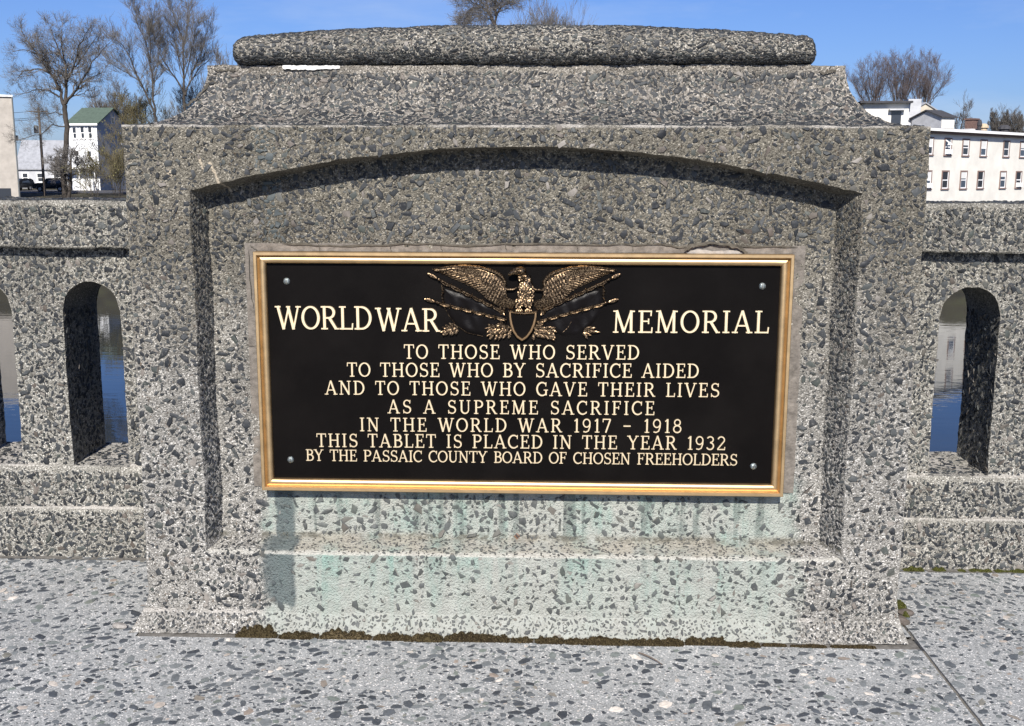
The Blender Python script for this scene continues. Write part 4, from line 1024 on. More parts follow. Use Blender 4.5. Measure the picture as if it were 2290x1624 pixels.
# loose mortar lumps at the right foot of the pier
for i, (x, y, s, m, lab) in enumerate(((1990, 1388, .020, 'stone_plain', 'dark loose stone against the right foot of the pier'), (1960, 1412, .026, 'white_fill', 'pale broken mortar lump at the right front corner of the pier'), (2002, 1370, .016, 'stone_plain', 'small dark stone beside the green moss at the pier corner'), (280, 1400, .014, 'white_fill', 'small white pebble at the left front corner of the pier'))):
    p = G0(x, y); bm = bmesh.new(); bmesh.ops.create_icosphere(bm, subdivisions=2, radius=s)
    for vv in bm.verts: vv.co = Vector((vv.co.x*1.3, vv.co.y, vv.co.z*.6))*(1+.5*noise.noise(vv.co*55+Vector((i*7, 0, 0))))
    me = bpy.data.meshes.new('loose_stone'); bm.to_mesh(me); bm.free(); me.materials.append(M[m]); o = bpy.data.objects.new('loose_stone', me); col.objects.link(o); o.location = (p[0]+(.022 if x > 1000 else -.01), p[1]-.012, s*.35); tag(o, lab, 'stone')

# water
k = N('river_water'); sv = k.scale(k.P, (.5, 1.6, 1.)); k.bump(k.noise(1.0, 3, .55, sv), .10, .045)
k.b.inputs['IOR'].default_value = 1.33; M['water'] = k.done((.012, .018, .022), .03, 0, .5)
b = MB(); b.grid(lambda u, v: (lerp(-1500, 1500, u), lerp(-300, 100, v), -7.95), 4, 4); tag(b.build('river', M['water']), kind='structure')
# far bank and land
k = N('far_bank_soil'); f = k.noise(.35, 6, .65); M['land'] = k.done(k.ramp(f, (.3, (.030, .027, .019)), (.5, (.055, .048, .032)), (.68, (.068, .068, .036))), .95, 0, .1)
def landz(x, y):
    if y < 108: z = -8.6+(y-93)/15*6.6; z = min(z, -2.2+.04*(y-106))
    else: z = -2.0+(min(y, 150)-108)*.016
    rise = max(0, min(1, (y-125)/120)); right = max(0, min(1, (x+10)/60)); z += rise*right*9.
    if y > 300: z += (y-300)*.012
    return z
ys = [90, 93, 96, 100, 104, 106, 108, 115, 125, 140, 155, 175, 200, 240, 300, 500, 1000, 2500]; xs = [-2500, -800, -300]+list(range(-160, 161, 10))+[300, 800, 2500]
b = MB(); vs = [(x, y, landz(x, y)+(.5*noise.noise(Vector((x*.07, y*.07, 0))) if 95 < y < 130 and not (-90 < x < -40) else 0)) for y in ys for x in xs]; nx = len(xs)
b.add(vs, [(j*nx+i, j*nx+i+1, (j+1)*nx+i+1, (j+1)*nx+i) for j in range(len(ys)-1) for i in range(nx-1)])
tag(b.build('far_bank', M['land'], None, smooth=180), kind='structure')
b = MB(); b.grid(lambda u, v: (lerp(-110, -48, u), lerp(137, 149, v), landz(-70, lerp(137, 149, v))+.03), 10, 4); tag(b.build('street', M['street']), kind='structure')

# ================================================================== trees
def tree(name, label, base, H, seed, stems=1, spread=.5, upright=.5, trunk_r=.3, first=.28, twig='twig', levels=5, dens=1.0, lean=0., group=None, width=None, buds=0, cat='tree', curve=.25, minr=.012, fan=(.10, .32)):
    rd = random.Random(seed); tr = MB(); cr = MB(); bud = MB()
    base = Vector(base); tips = []
    def branch(p, d, ln, r, lev):
        ns = (9, 7, 5, 4, 3, 3)[lev]; pts = [p.copy()]; rad = [r]; q = p.copy(); dd = d.copy()
        for i in range(ns):
            t = (i+1)/ns
            jitv = Vector((rd.gauss(0, 1), rd.gauss(0, 1), rd.gauss(0, .6)))*(curve*(.35 if lev == 0 else .8))/ns**.5*.9
            dd = (dd+jitv+Vector((0, 0, upright*.16*(1 if lev > 0 else .3)))).normalized()
            q = q+dd*(ln/ns); pts.append(q.copy()); rad.append(max(minr, r*(1-t*(.62 if lev == 0 else .82))))
        (tr if lev <= 1 else cr).tube(pts, rad, (8, 6, 4, 3, 3, 3)[lev], caps=False)
        if lev >= levels:
            if buds and rd.random() < buds: tips.append(q)
            return
        nb = int((9, 8, 7, 6, 5, 4)[lev]*dens*rd.uniform(.85, 1.2))
        lo = first if lev == 0 else .22
        for i in range(nb):
            t = lo+(1-lo)*((i+rd.random())/nb); t = min(.99, t); s = t*ns; i0 = min(int(s), ns-1); pp = pts[i0].lerp(pts[i0+1], s-i0); ax = (pts[i0+1]-pts[i0]).normalized()
            ph = rd.uniform(0, 2*pi); e = ax.orthogonal().normalized(); e2 = ax.cross(e); ang = spread*rd.uniform(.65, 1.25)*(1.15 if lev == 0 else 1)
            nd = ax*cos(ang)+(e*cos(ph)+e2*sin(ph))*sin(ang); nd.z += upright*.18*(lev > 0); nd.normalize()
            l2 = ln*(.60 if lev == 0 else .66)*(1.12-.60*t)*rd.uniform(.75, 1.2); r2 = rad[i0]*(.58 if lev == 0 else .55)*rd.uniform(.75, 1.05)
            branch(pp, nd, l2, max(minr*1.2, r2), lev+1)
        # the leader ends in a fork
        if lev < levels: branch(q, (dd+Vector((rd.gauss(0, .2), rd.gauss(0, .2), .1))).normalized(), ln*.38, rad[-1]*.9, min(levels, lev+2))
    for s in range(stems):
        a = 2*pi*s/stems+rd.uniform(-.4, .4); k_ = 0 if stems == 1 else rd.uniform(*fan)
        d = Vector((cos(a)*k_+lean, sin(a)*k_*.6, 1)).normalized()
        branch(base+Vector((cos(a)*.25*(stems > 1), sin(a)*.25*(stems > 1), -.3)), d, H*(.66 if stems == 1 else .62)*rd.uniform(.9, 1.08), trunk_r*(1 if stems == 1 else .62), 0)
    o = thing(name, label, cat, base, group)
    keep(tr.build('trunk', M['bark'], o, smooth=180), o); keep(cr.build('crown', M[twig], o), o)
    if tips:
        for t in tips:
            for _ in range(3):
                c = t+Vector((rd.gauss(0, .12), rd.gauss(0, .12), rd.gauss(0, .12))); r = rd.uniform(.03, .07); a = rd.uniform(0, 6.28)
                bud.add([c+Vector((r*cos(a), r*sin(a), -r)), c+Vector((-r*cos(a), -r*sin(a), -r*.3)), c+Vector((r*.5*sin(a), -r*.5*cos(a), r*1.4))], [(0, 1, 2)])
        tag(keep(bud.build('buds', M['bud'], o), o), kind='stuff')
    return o
def ground_at(x, y, Y):
    p = at(x, y, Y); return (p[0], Y, landz(p[0], Y))
def tree_at(px, ytop, Y, **kw):
    p = at(px, ytop, Y); z0 = landz(p[0], Y); return dict(base=(p[0], Y, z0), H=p[2]-z0, **kw)
def limb_tree(name, label, limbs, Y, seed, r0_=.3, twig='twig', dens=1.0, L0=2.4, spread=.8, up=.25, lev0=2, levels=4, minr=.013, group=None, cat='tree', deep=2.5, step=.55, trunk_n=1):
    """a bare tree whose trunk and main limbs follow given courses; the finer wood grows from them"""
    rd = random.Random(seed); tr = MB(); cr = MB()
    def branch(p, d, ln, r, lev):
        ns = (6, 5, 5, 4, 3)[lev]; pts = [p.copy()]; rad = [r]; q = p.copy(); dd = d.copy()
        for i in range(ns):
            dd = (dd+Vector((rd.gauss(0, 1), rd.gauss(0, 1), rd.gauss(0, .8)))*.17+Vector((0, 0, up*.22))).normalized()
            q = q+dd*(ln/ns); pts.append(q.copy()); rad.append(max(minr*.7, r*(1-(i+1)/ns*.75)))
        cr.tube(pts, rad, 3, caps=False)
        if lev >= levels: return
        for i in range(int((0, 0, 8, 6, 4)[lev]*dens*rd.uniform(.8, 1.25)+.5)):
            t = .15+.85*rd.random(); sI = min(int(t*ns), ns-1); pp = pts[sI].lerp(pts[sI+1], t*ns-sI); ax = (pts[sI+1]-pts[sI]).normalized(); e = ax.orthogonal().normalized(); e2 = ax.cross(e); ph = rd.uniform(0, 2*pi); an = spread*rd.uniform(.6, 1.2)
            nd = ax*cos(an)+(e*cos(ph)+e2*sin(ph))*sin(an); nd.z += up*.3; nd.normalize(); branch(pp, nd, ln*rd.uniform(.42, .68), max(minr, r*.5), lev+1)
    base = None
    for li, (pts, ra, rb) in enumerate(limbs):
        dy = 0 if li < trunk_n else rd.uniform(-deep, deep); P_ = [Vector(at(x, y, Y+dy*(i/(len(pts)-1)))) for i, (x, y) in enumerate(pts)]
        if li == 0:
            z0 = landz(P_[0].x, Y); base = Vector((P_[0].x, Y, z0)); P_.insert(0, Vector((P_[0].x, Y, z0-.3)))
        # resample with a little waver
        F_ = [P_[0]]
        for i in range(len(P_)-1):
            for q in (1, 2, 3): F_.append(P_[i].lerp(P_[i+1], q/3)+Vector((rd.gauss(0, .05), rd.gauss(0, .1), rd.gauss(0, .05))))
        n = len(F_); rad = [ra+(rb-ra)*i/(n-1) for i in range(n)]; tr.tube(F_, rad, 7, caps=False)
        if li == 0 and trunk_n: continue
        Lt = sum((F_[i+1]-F_[i]).length for i in range(n-1)); cnt = int(Lt/step*dens)
        for j in range(cnt):
            t = .12+.88*(j+rd.random())/cnt; sI = min(int(t*(n-1)), n-2); pp = F_[sI].lerp(F_[sI+1], t*(n-1)-sI); ax = (F_[sI+1]-F_[sI]).normalized(); e = ax.orthogonal().normalized(); e2 = ax.cross(e); ph = rd.uniform(0, 2*pi); an = spread*rd.uniform(.6, 1.25)
            nd = ax*cos(an)+(e*cos(ph)+e2*sin(ph))*sin(an); nd.z += up*.5; nd.normalize(); branch(pp, nd, L0*(1.1-.5*t)*rd.uniform(.65, 1.25), max(minr*1.4, rad[sI]*.42), lev0)
        branch(F_[-1], (F_[-1]-F_[-2]).normalized(), L0*.6, rad[-1], lev0)
    o = thing(name, label, cat, base, group)
    keep(tr.build('trunk', M['bark'], o, smooth=180), o); keep(cr.build('crown', M[twig], o), o)
    return o
def zp(*p): return [(x/3.404, y/3.404) for x, y in p]        # sheet of the upper left corner
FG = 'bare trees on the far bank'
limb_tree('bare_tree', 'tall bare tree with broad spreading crown beside the utility pole', [
    (zp((497, 1490), (482, 1300), (508, 1100), (500, 900), (490, 800)), .34, .26),
    (zp((490, 810), (460, 700), (400, 590), (370, 500), (320, 440), (220, 330), (165, 245)), .19, .035), (zp((492, 800), (508, 650), (497, 500), (475, 350), (470, 205)), .20, .03),
    (zp((500, 790), (570, 700), (620, 620), (700, 470), (820, 335)), .17, .03), (zp((503, 640), (560, 500), (600, 350), (670, 225)), .13, .03),
    (zp((450, 740), (380, 690), (280, 680), (170, 715)), .11, .03), (zp((380, 560), (300, 520), (190, 535), (140, 590)), .10, .03), (zp((320, 440), (240, 390), (140, 380)), .08, .03),
    (zp((478, 450), (420, 330), (385, 205)), .09, .03), (zp((500, 885), (430, 860), (310, 862)), .07, .03), (zp((502, 965), (400, 950), (310, 1020), (150, 1055)), .07, .03), (zp((600, 640), (690, 590), (760, 560)), .08, .03), (zp((400, 590), (330, 470), (290, 330)), .08, .03), (zp((540, 540), (640, 420), (740, 270)), .08, .03)],
    118, 21, dens=1.1, L0=2.2, spread=.85, up=.25, group=FG, step=.36, minr=.009)
tree('bare_tree', 'short crooked bare tree at the foot of the tall spreading tree', seed=22, spread=.85, upright=.22, trunk_r=.24, first=.2, dens=1.15, levels=4, curve=.5, group=FG, **tree_at(140, 272, 117))
limb_tree('bare_tree', 'slender bare tree with steep fanning stems just left of the pier', [
    (zp((1190, 960), (1178, 860)), .2, .15), (zp((1178, 870), (1165, 700), (1150, 500), (1100, 300), (1035, 160), (1000, 75)), .13, .02), (zp((1175, 850), (1060, 620), (1000, 450), (935, 345), (880, 300)), .12, .02),
    (zp((1150, 480), (1140, 300), (1130, 110)), .06, .02), (zp((1168, 640), (1210, 420), (1195, 220)), .07, .02), (zp((1060, 620), (960, 560), (800, 450)), .06, .02)], 128, 23, dens=1.1, L0=2.9, spread=.62, up=.4, group=FG, step=.45, minr=.010, deep=2.)
limb_tree('bare_tree', 'tallest fan shaped bare tree touching the top edge of the photo left of the pier', [
    (zp((1412, 960), (1405, 720)), .24, .17), (zp((1405, 730), (1395, 500), (1390, 300), (1335, 150), (1275, 20)), .14, .02), (zp((1402, 710), (1300, 550), (1235, 450), (1190, 330), (1160, 250)), .11, .02),
    (zp((1410, 730), (1470, 550), (1540, 380), (1590, 200)), .11, .02), (zp((1395, 420), (1420, 220), (1432, 25)), .07, .02), (zp((1440, 640), (1520, 520), (1610, 440)), .07, .02), (zp((1395, 560), (1340, 380), (1310, 200)), .07, .02), (zp((1405, 600), (1460, 400), (1490, 200)), .07, .02)], 131, 24, dens=1.1, L0=2.9, spread=.62, up=.4, group=FG, step=.45, minr=.010, deep=2.)
tree('bare_tree', 'lower bare tree with olive buds between the white house and the fan trees', seed=25, stems=3, spread=.6, upright=.4, trunk_r=.16, first=.2, dens=.85, twig='twig_olive', buds=.12, levels=4, group=FG, **tree_at(292, 160, 134))
tree('bare_tree', 'thin bare tree tops showing beside the left end of the cap stone', seed=26, stems=3, spread=.35, upright=.9, trunk_r=.16, first=.3, dens=.8, levels=4, group=FG, **tree_at(512, 60, 150))
tree('bare_tree', 'bushy bare tree low behind the left shoulder of the pier', seed=27, stems=5, spread=.55, upright=.4, trunk_r=.14, first=.15, dens=.85, levels=4, group=FG, **tree_at(455, 130, 140))
tree('bare_tree', 'hazy grey bare tree rising behind the green roof of the white house', seed=33, stems=4, spread=.6, upright=.35, fan=(.1, .45), trunk_r=.14, first=.2, dens=.9, levels=4, group=FG, **tree_at(238, 150, 165))
tree('budding_shrub', 'yellow green budding shrub in front of the white house', seed=28, stems=5, spread=.7, upright=.3, trunk_r=.05, first=.1, dens=.7, twig='twig_olive', buds=.15, levels=3, group='budding shrubs on the far bank', cat='shrub', **tree_at(205, 318, 116))
tree('budding_shrub', 'brownish budding shrub against the left edge of the pier', seed=29, stems=5, spread=.6, upright=.5, trunk_r=.06, first=.1, dens=.85, twig='twig_olive', buds=.05, levels=3, group='budding shrubs on the far bank', cat='shrub', **tree_at(256, 300, 115))
def zq(*p): return [(795+x/3.703, y/3.703) for x, y in p]
limb_tree('bare_tree', 'dark forked bare tree rising above the middle of the cap stone', [
    (zq((1160, 900), (1152, 210)), .34, .22), (zq((1152, 230), (1130, 140), (1100, 90), (1050, 60), (980, 30), (900, -30)), .15, .04), (zq((1152, 215), (1168, 110), (1210, 50), (1290, 15), (1360, -60)), .15, .04), (zq((1140, 190), (1100, 110), (1080, 20), (1040, -120)), .12, .03), (zq((1158, 130), (1160, 0), (1180, -160)), .12, .03), (zq((1040, 60), (960, 70), (900, 130)), .07, .03), (zq((1000, 40), (940, 90), (940, 170)), .05, .03)], 122, 30, dens=1.2, L0=2.5, spread=.85, up=.1, group=FG, step=.35, minr=.011)
tree('bare_tree', 'pale fine twigged tree just right of the forked tree above the cap stone', seed=31, stems=4, spread=.5, upright=.5, fan=(.1, .4), trunk_r=.2, first=.4, dens=.9, levels=4, group=FG, **tree_at(1192, -75, 140))
tree('bare_tree', 'rightmost low twiggy tree top above the middle of the cap stone', seed=32, stems=4, spread=.5, upright=.5, fan=(.1, .4), trunk_r=.18, first=.4, dens=.9, levels=4, group=FG, **tree_at(1252, -55, 145))
for i, (xb, tips, lab) in enumerate(((1955, ((1905, 165), (1922, 150), (1945, 140), (1962, 135), (1980, 150)), 'reddish bare tree behind the white house nearest the pier shoulder'), (2012, ((1985, 140), (2000, 128), (2018, 126), (2034, 133), (2050, 142)), 'tallest reddish bare tree above the roofs right of the pier'), (2056, ((2040, 150), (2060, 132), (2082, 128), (2098, 138), (2108, 160)), 'reddish bare tree above the tan gabled house'))):
    rd = random.Random(i+60); L_ = [([(xb, 330), (xb, 255)], .28, .2)]
    for (tx, ty) in tips:
        for q in range(2):
            ex, ey = tx+rd.uniform(-9, 9), ty+10+rd.uniform(0, 26)*q; L_.append(([(lerp(xb, ex, .45)+rd.uniform(-5, 5), 262), (lerp(xb, ex, .42), lerp(258, ey, .38)), (lerp(xb, ex, .78), lerp(258, ey, .70)), (ex, ey)], .11, .02))
    limb_tree('bare_tree', lab, L_, 205, 40+i, twig='twig_red', dens=1., L0=3.0, spread=.6, up=.4, group=FG, step=.7, minr=.009, deep=3.)
tree('bare_tree', 'sparse young bare tree leaning right above the brick chimney', seed=44, spread=.6, upright=.5, trunk_r=.14, first=.3, dens=.8, levels=4, lean=.12, group=FG, **tree_at(2140, 195, 160))
tree('bare_tree', 'round hazy bare tree behind the long white building at the right edge', seed=45, stems=4, spread=.5, upright=.6, trunk_r=.2, first=.2, dens=1., levels=4, group=FG, **tree_at(2262, 215, 170))

# ================================================================== buildings
class Face:
    """a facade frame: origin, along-direction angle"""
    def __init__(s, o, ang): s.o = Vector(o); s.a = Vector((cos(ang), sin(ang), 0)); s.n = Vector((sin(ang), -cos(ang), 0)); s.ang = ang
    def p(s, u, z, d=0.): return s.o+s.a*u+s.n*d+Vector((0, 0, z))
def fbox(mb, F, u0_, u1_, z0_, z1_, d0, d1, mi=0):
    c = F.p((u0_+u1_)/2, (z0_+z1_)/2, (d0+d1)/2); mb.box(c, (u1_-u0_, abs(d1-d0), z1_-z0_), F.ang, mi)
def window(par, F, u, z, w_, h, trim='brown_trim', glass='glass', sash=True, blind=0., ac=False):
    b = MB(); t = .14
    fbox(b, F, u-w_/2-t, u-w_/2, z-.02, z+h+t, -.05, .07); fbox(b, F, u+w_/2, u+w_/2+t, z-.02, z+h+t, -.05, .07); fbox(b, F, u-w_/2, u+w_/2, z+h, z+h+t, -.05, .065)
    fr = keep(b.build('window', M[trim], par), par)
    def s_(mb, nm, m): o = mb.build(nm, M[m]); o.parent = fr; return o
    b = MB(); fbox(b, F, u-w_/2-t-.05, u+w_/2+t+.05, z-.13, z-.02, -.05, .13); s_(b, 'sill', trim)
    b = MB(); fbox(b, F, u-w_/2, u+w_/2, z-.02, z+h, -.10, .015); s_(b, 'pane', glass)
    if sash:
        b = MB(); fbox(b, F, u-w_/2, u+w_/2, z+h*.47, z+h*.53, .0, .05); fbox(b, F, u-w_/2, u-w_/2+.08, z, z+h*.47, .0, .045); fbox(b, F, u+w_/2-.08, u+w_/2, z, z+h, .0, .045); fbox(b, F, u-w_/2+.08, u+w_/2-.08, z-.02, z+.09, .0, .045); s_(b, 'sash', 'white_trim')
    if blind: b = MB(); fbox(b, F, u-w_/2+.02, u+w_/2-.09, z+h*(1-blind), z+h-.02, .01, .03); s_(b, 'blind', 'blind')
    if ac: b = MB(); fbox(b, F, u-w_/2+.09, u+w_/2-.09, z+.09, z+.52, .0, .32); s_(b, 'air_conditioner', 'white_trim')
    return fr

# long white building, right
WB_A = radians(-0) ; A0 = at(2060, 285, 103.); ang = radians(42)
F = Face((A0[0]-4.5*cos(ang), A0[1]-4.5*sin(ang), 0), ang); Zr = A0[2]; LEN = 46.
wb = thing('white_building', 'long white two storey building with flat dark roof right of the pier', 'building', tuple(F.p(LEN/2, -2.2, -4.5)))
b = MB(); fbox(b, F, 0, LEN, -3.2, Zr-.25, -9, 0); keep(b.build('wall', M['white_wall'], wb), wb)
b = MB(); fbox(b, F, -.2, LEN+.2, Zr-.25, Zr+.0, -9.2, .55); rf = keep(b.build('roof', M['roof_dark'], wb), wb)
b = MB(); fbox(b, F, -.25, LEN+.25, Zr-.30, Zr-.04, .55, .72); keep(b.build('gutter', M['white_trim'], wb), wb)
b = MB(); fbox(b, F, -.1, LEN+.1, Zr-.52, Zr-.30, .003, .34); keep(b.build('cornice', M['brown_trim'], wb), wb)
for r_, (yt, yb, offs) in enumerate(((314, 350, 0), (381, 423, 1))):
    pxs = (2078, 2119, 2159, 2199, 2250, 2287) if r_ == 0 else (2074, 2113, 2154, 2192, 2242, 2277)
    # intersect each window's direction with the facade plane
    us = []
    for px in pxs:
        d = fw+rt*(px-1145.)/FPX+up*(812.-(yt+yb)/2)/FPX; t = ((F.o-Vector(CAM)).dot(F.n))/Vector(d).dot(F.n); us.append((Vector(CAM)+Vector(d)*t-F.o).dot(F.a))
    if r_ == 0: us += [us[-1]+2.3*i for i in (1, 2, 3, 4, 5)]
    else: us += [us[-1]+2.3*i for i in (1, 2, 3, 4, 5)]
    us = [us[0]-2.2]+us
    d = fw+rt*(2170-1145.)/FPX+up*(812.-yb)/FPX; t = ((F.o-Vector(CAM)).dot(F.n))/Vector(d).dot(F.n); zb = (Vector(CAM)+Vector(d)*t).z
    for i, u in enumerate(us):
        window(wb, F, u, zb+.1, 1.15, 1.50 if r_ == 0 else 1.62, 'brown_trim', ('glass_blue', 'glass')[(i+r_) % 2], True, blind=(.0, .55, .0, .35, .5, .0, .4, 0, .3, 0, .6, 0)[(i+3*r_) % 12], ac=(i+r_) % 5 == 2)
b = MB(); b.tube([F.p(9.2, Zr-1.1, .05), F.p(9.2, Zr-1.35, .45)], .06, 6); b.box(F.p(9.2, Zr-1.45, .5), (.3, .35, .22), ang, taper=.6); keep(b.build('wall_lamp', M['white_trim'], wb), wb)
# roof furniture: chimneys and vents, each its own part of the roofscape
def on_roof(px, dd=-3.): 
    d = fw+rt*(px-1145.)/FPX+up*(812.-288.)/FPX; t = ((F.o-Vector(CAM)).dot(F.n)+dd)/Vector(d).dot(F.n); return (Vector(CAM)+Vector(d)*t-F.o).dot(F.a)
def rooftop(name, px, mat, w_, h, d0=-3.5, capm=None, par=rf, z0=0.):
    u = on_roof(px, d0-w_/2); b = MB(); fbox(b, F, u-w_/2, u+w_/2, Zr+z0, Zr+z0+h, d0-w_, d0)
    if capm: fbox(b, F, u-w_/2-.1, u+w_/2+.1, Zr+z0+h, Zr+z0+h+.16, d0-w_-.1, d0+.1)
    o = b.build(name, M[mat]); o.parent = rf; return o
rooftop('white_parapet_block', 2168, 'white_trim', 1.5, .45); rooftop('chimney', 2172, 'brick', 1.0, 1.5, -4.5, True)
def pot(name, px, mat, r, h):
    u = on_roof(px); b = MB(); p = F.p(u, Zr, -3.); b.tube([p, p+Vector((0, 0, h*.5)), p+Vector((0, 0, h*.55)), p+Vector((0, 0, h*.8)), p+Vector((0, 0, h))], [r, r*.9, r*1.25, r*1.1, r*.6], 10); o = b.build(name, M[mat]); o.parent = rf
pot('vent_pot', 2198, 'clay', .50, 1.0); pot('vent_pipe', 2190, 'roof_dark', .22, 1.4); pot('vent_cowl', 2246, 'roof_dark', .55, 1.0)

def gable_house(name, label, F, W, D, zb, zw, zr, wall, side, roof, axis='side', over=.3, wins=(), cat='house', roofpart='roof', chimney=None):
    """facade W wide on F (z from zb to eaves zw), D deep; ridge at zr running along the facade ('front') or back ('side')"""
    h = thing(name, label, cat, tuple(F.p(W/2, zb, -D/2)))
    b = MB()
    q = lambda u, z, d: F.p(u, z, -d)
    b.add([q(0, zb, 0), q(W, zb, 0), q(W, zw, 0), q(0, zw, 0)], [(0, 1, 2, 3)])
    b.add([q(W, zb, D), q(0, zb, D), q(0, zw, D), q(W, zw, D)], [(0, 1, 2, 3)])
    if axis == 'front':        # ridge parallel to the facade, gables on the sides
        b.add([q(W, zb, 0), q(W, zb, D), q(W, zw, D), q(W, zr-.05, D/2), q(W, zw, 0)], [(0, 1, 2, 3, 4)], 1); b.add([q(0, zb, D), q(0, zb, 0), q(0, zw, 0), q(0, zr-.05, D/2), q(0, zw, D)], [(0, 1, 2, 3, 4)], 1)
    else:
        b.add([q(W, zb, 0), q(W, zb, D), q(W, zw, D), q(W, zw, 0)], [(0, 1, 2, 3)], 1); b.add([q(0, zb, D), q(0, zb, 0), q(0, zw, 0), q(0, zw, D)], [(0, 1, 2, 3)], 1)
        b.add([q(0, zw, 0), q(W, zw, 0), q(W/2, zr-.05, 0)], [(0, 1, 2)]); b.add([q(W, zw, D), q(0, zw, D), q(W/2, zr-.05, D)], [(0, 1, 2)])
    keep(b.build('wall', [M[wall], M[side]], h), h)
    b = MB(); o_ = over; t = .16
    if axis == 'front':
        sl = (zr-zw)/(D/2); e = zw-sl*o_
        for (d0, d1) in ((-o_, D/2), (D+o_, D/2)):
            b.add([q(-o_, e, d0), q(W+o_, e, d0), q(W+o_, zr, d1), q(-o_, zr, d1), q(-o_, e+t, d0), q(W+o_, e+t, d0), q(W+o_, zr+t, d1), q(-o_, zr+t, d1)], [(0, 3, 2, 1), (4, 5, 6, 7), (0, 1, 5, 4), (1, 2, 6, 5), (3, 0, 4, 7)])
    else:
        sl = (zr-zw)/(W/2); e = zw-sl*o_
        for (u0_, u1_) in ((-o_, W/2), (W+o_, W/2)):
            b.add([q(u0_, e, -o_), q(u0_, e, D+o_), q(u1_, zr, D+o_), q(u1_, zr, -o_), q(u0_, e+t, -o_), q(u0_, e+t, D+o_), q(u1_, zr+t, D+o_), q(u1_, zr+t, -o_)], [(0, 3, 2, 1), (4, 5, 6, 7), (0, 1, 5, 4), (1, 2, 6, 5), (3, 0, 4, 7)])
    rfp = keep(b.build('roof', M[roof], h), h)
    for (u, z, w_, hh) in wins: window(h, F, u, z, w_, hh, 'white_trim', 'glass', True)
    if chimney:
        b = MB(); u, d, w_, z1 = chimney; b.box(q(u, (zr+z1)/2-.6, d), (w_, w_, z1-zr+1.2), F.ang); ch = b.build('chimney', M['brick']); ch.parent = rfp
    return h
# white house with green roof, left
p = at(152, 277, 150.); pb = landz(-67, 150); s_ = at(219, 277, 150.)
ang = radians(-7); F = Face((p[0], 150, 0), ang); Wd = (s_[0]-p[0])/cos(ang); ze = p[2]
hs = gable_house('white_house', 'narrow white house with green roof and three upper windows left of the pier', F, Wd, 9., pb, ze, ze+2.3, 'siding', 'grey_and_shaded_siding', 'roof_green', 'front', .35, [(Wd*.22, ze-2.05, .55, 1.5), (Wd*.50, ze-2.05, .55, 1.6), (Wd*.77, ze-2.05, .55, 1.6), (Wd*.25, ze-5.2, .6, 1.4), (Wd*.7, ze-5.2, .6, 1.4)])  # side walls coloured grey to paint in their shade
Fs = Face(F.p(Wd, 0, 0), ang+pi/2)
window(hs, Fs, 4.4, ze+.25, .6, .75, 'white_trim', 'glass', False); window(hs, Fs, 6.9, ze-2.6, .7, 1.6, 'white_trim', 'glass', True)
b = MB(); fbox(b, F, -.35, Wd+.35, ze-.25, ze+.02, .34, .46); keep(b.build('eaves_board', M['white_trim'], hs), hs)
b = MB(); fbox(b, F, -.1, Wd+.4, pb+3.0, pb+3.22, .01, 1.8); po = keep(b.build('porch', M['white_trim'], hs), hs)
for u in (.1, Wd*.5, Wd+.2):
    b = MB(); fbox(b, F, u-.08, u+.08, pb-.1, pb+3.0, 1.5, 1.66); o = b.build('porch_post', M['white_trim']); o.parent = po
b = MB(); fbox(b, F, Wd*.55, Wd*.98, pb-.1, pb+1.2, 1.3, 1.72); o = b.build('porch_rail', M['white_trim']); o.parent = po
# grey roofed low house further left
p = at(36, 352, 165.); F2 = Face((p[0], 165, 0), radians(8)); pb = landz(p[0], 165)
gable_house('grey_house', 'low grey roofed house behind the utility pole and parked cars', F2, 7.5, 8., pb, p[2]-1.6, p[2]+2.6, 'grey_and_shaded_siding', 'grey_and_shaded_siding', 'roof_grey', 'front', .3, [(1.2, pb+1., .8, 1.3), (3.4, pb+1., .8, 1.3), (5.9, pb+1., .8, 1.3)])
p = at(118, 345, 185.); F3 = Face((p[0], 185, 0), radians(-3)); pb = landz(p[0], 185)
gable_house('pale_house', 'pale distant house half hidden behind the trunk of the tall tree', F3, 6.5, 8., pb, p[2], p[2]+2.2, 'siding', 'grey_and_shaded_siding', 'roof_grey', 'front', .3, [(1.4, pb+3.4, .8, 1.3), (4.6, pb+3.4, .8, 1.3)])
# beige building at the left edge
p = at(25, 217, 122.); pb = landz(p[0], 122); F4 = Face((p[0]-14*cos(.47), 122-14*sin(.47), 0), .47)
bb = thing('beige_building', 'plain beige stucco building cut by the left edge of the photo', 'building', tuple(F4.p(7, pb, -5)))
b = MB(); fbox(b, F4, 0, 14, pb-.5, p[2], -10, 0); keep(b.build('wall', M['beige_wall'], bb), bb)
b = MB(); fbox(b, F4, -.15, 14.15, p[2], p[2]+.22, -10.15, .2); keep(b.build('roof_edge', M['white_trim'], bb), bb)
b = MB(); b.tube([F4.p(14.08, p[2], .1), F4.p(14.10, pb, .1)], .09, 6); keep(b.build('downpipe', M['steel'], bb), bb)
b = MB(); fbox(b, F4, 14.0, 14.45, p[2]-4.9, p[2]-4.3, -.8, -.2); keep(b.build('meter_box', M['steel'], bb), bb)
b = MB(); fbox(b, F4, 11.6, 13.2, pb+.1, pb+1.1, .003, .06); keep(b.build('basement_window', M['glass'], bb), bb)
for u in (3., 6.5, 10.): window(bb, F4, u, pb+5., .9, 1.6, 'white_trim')
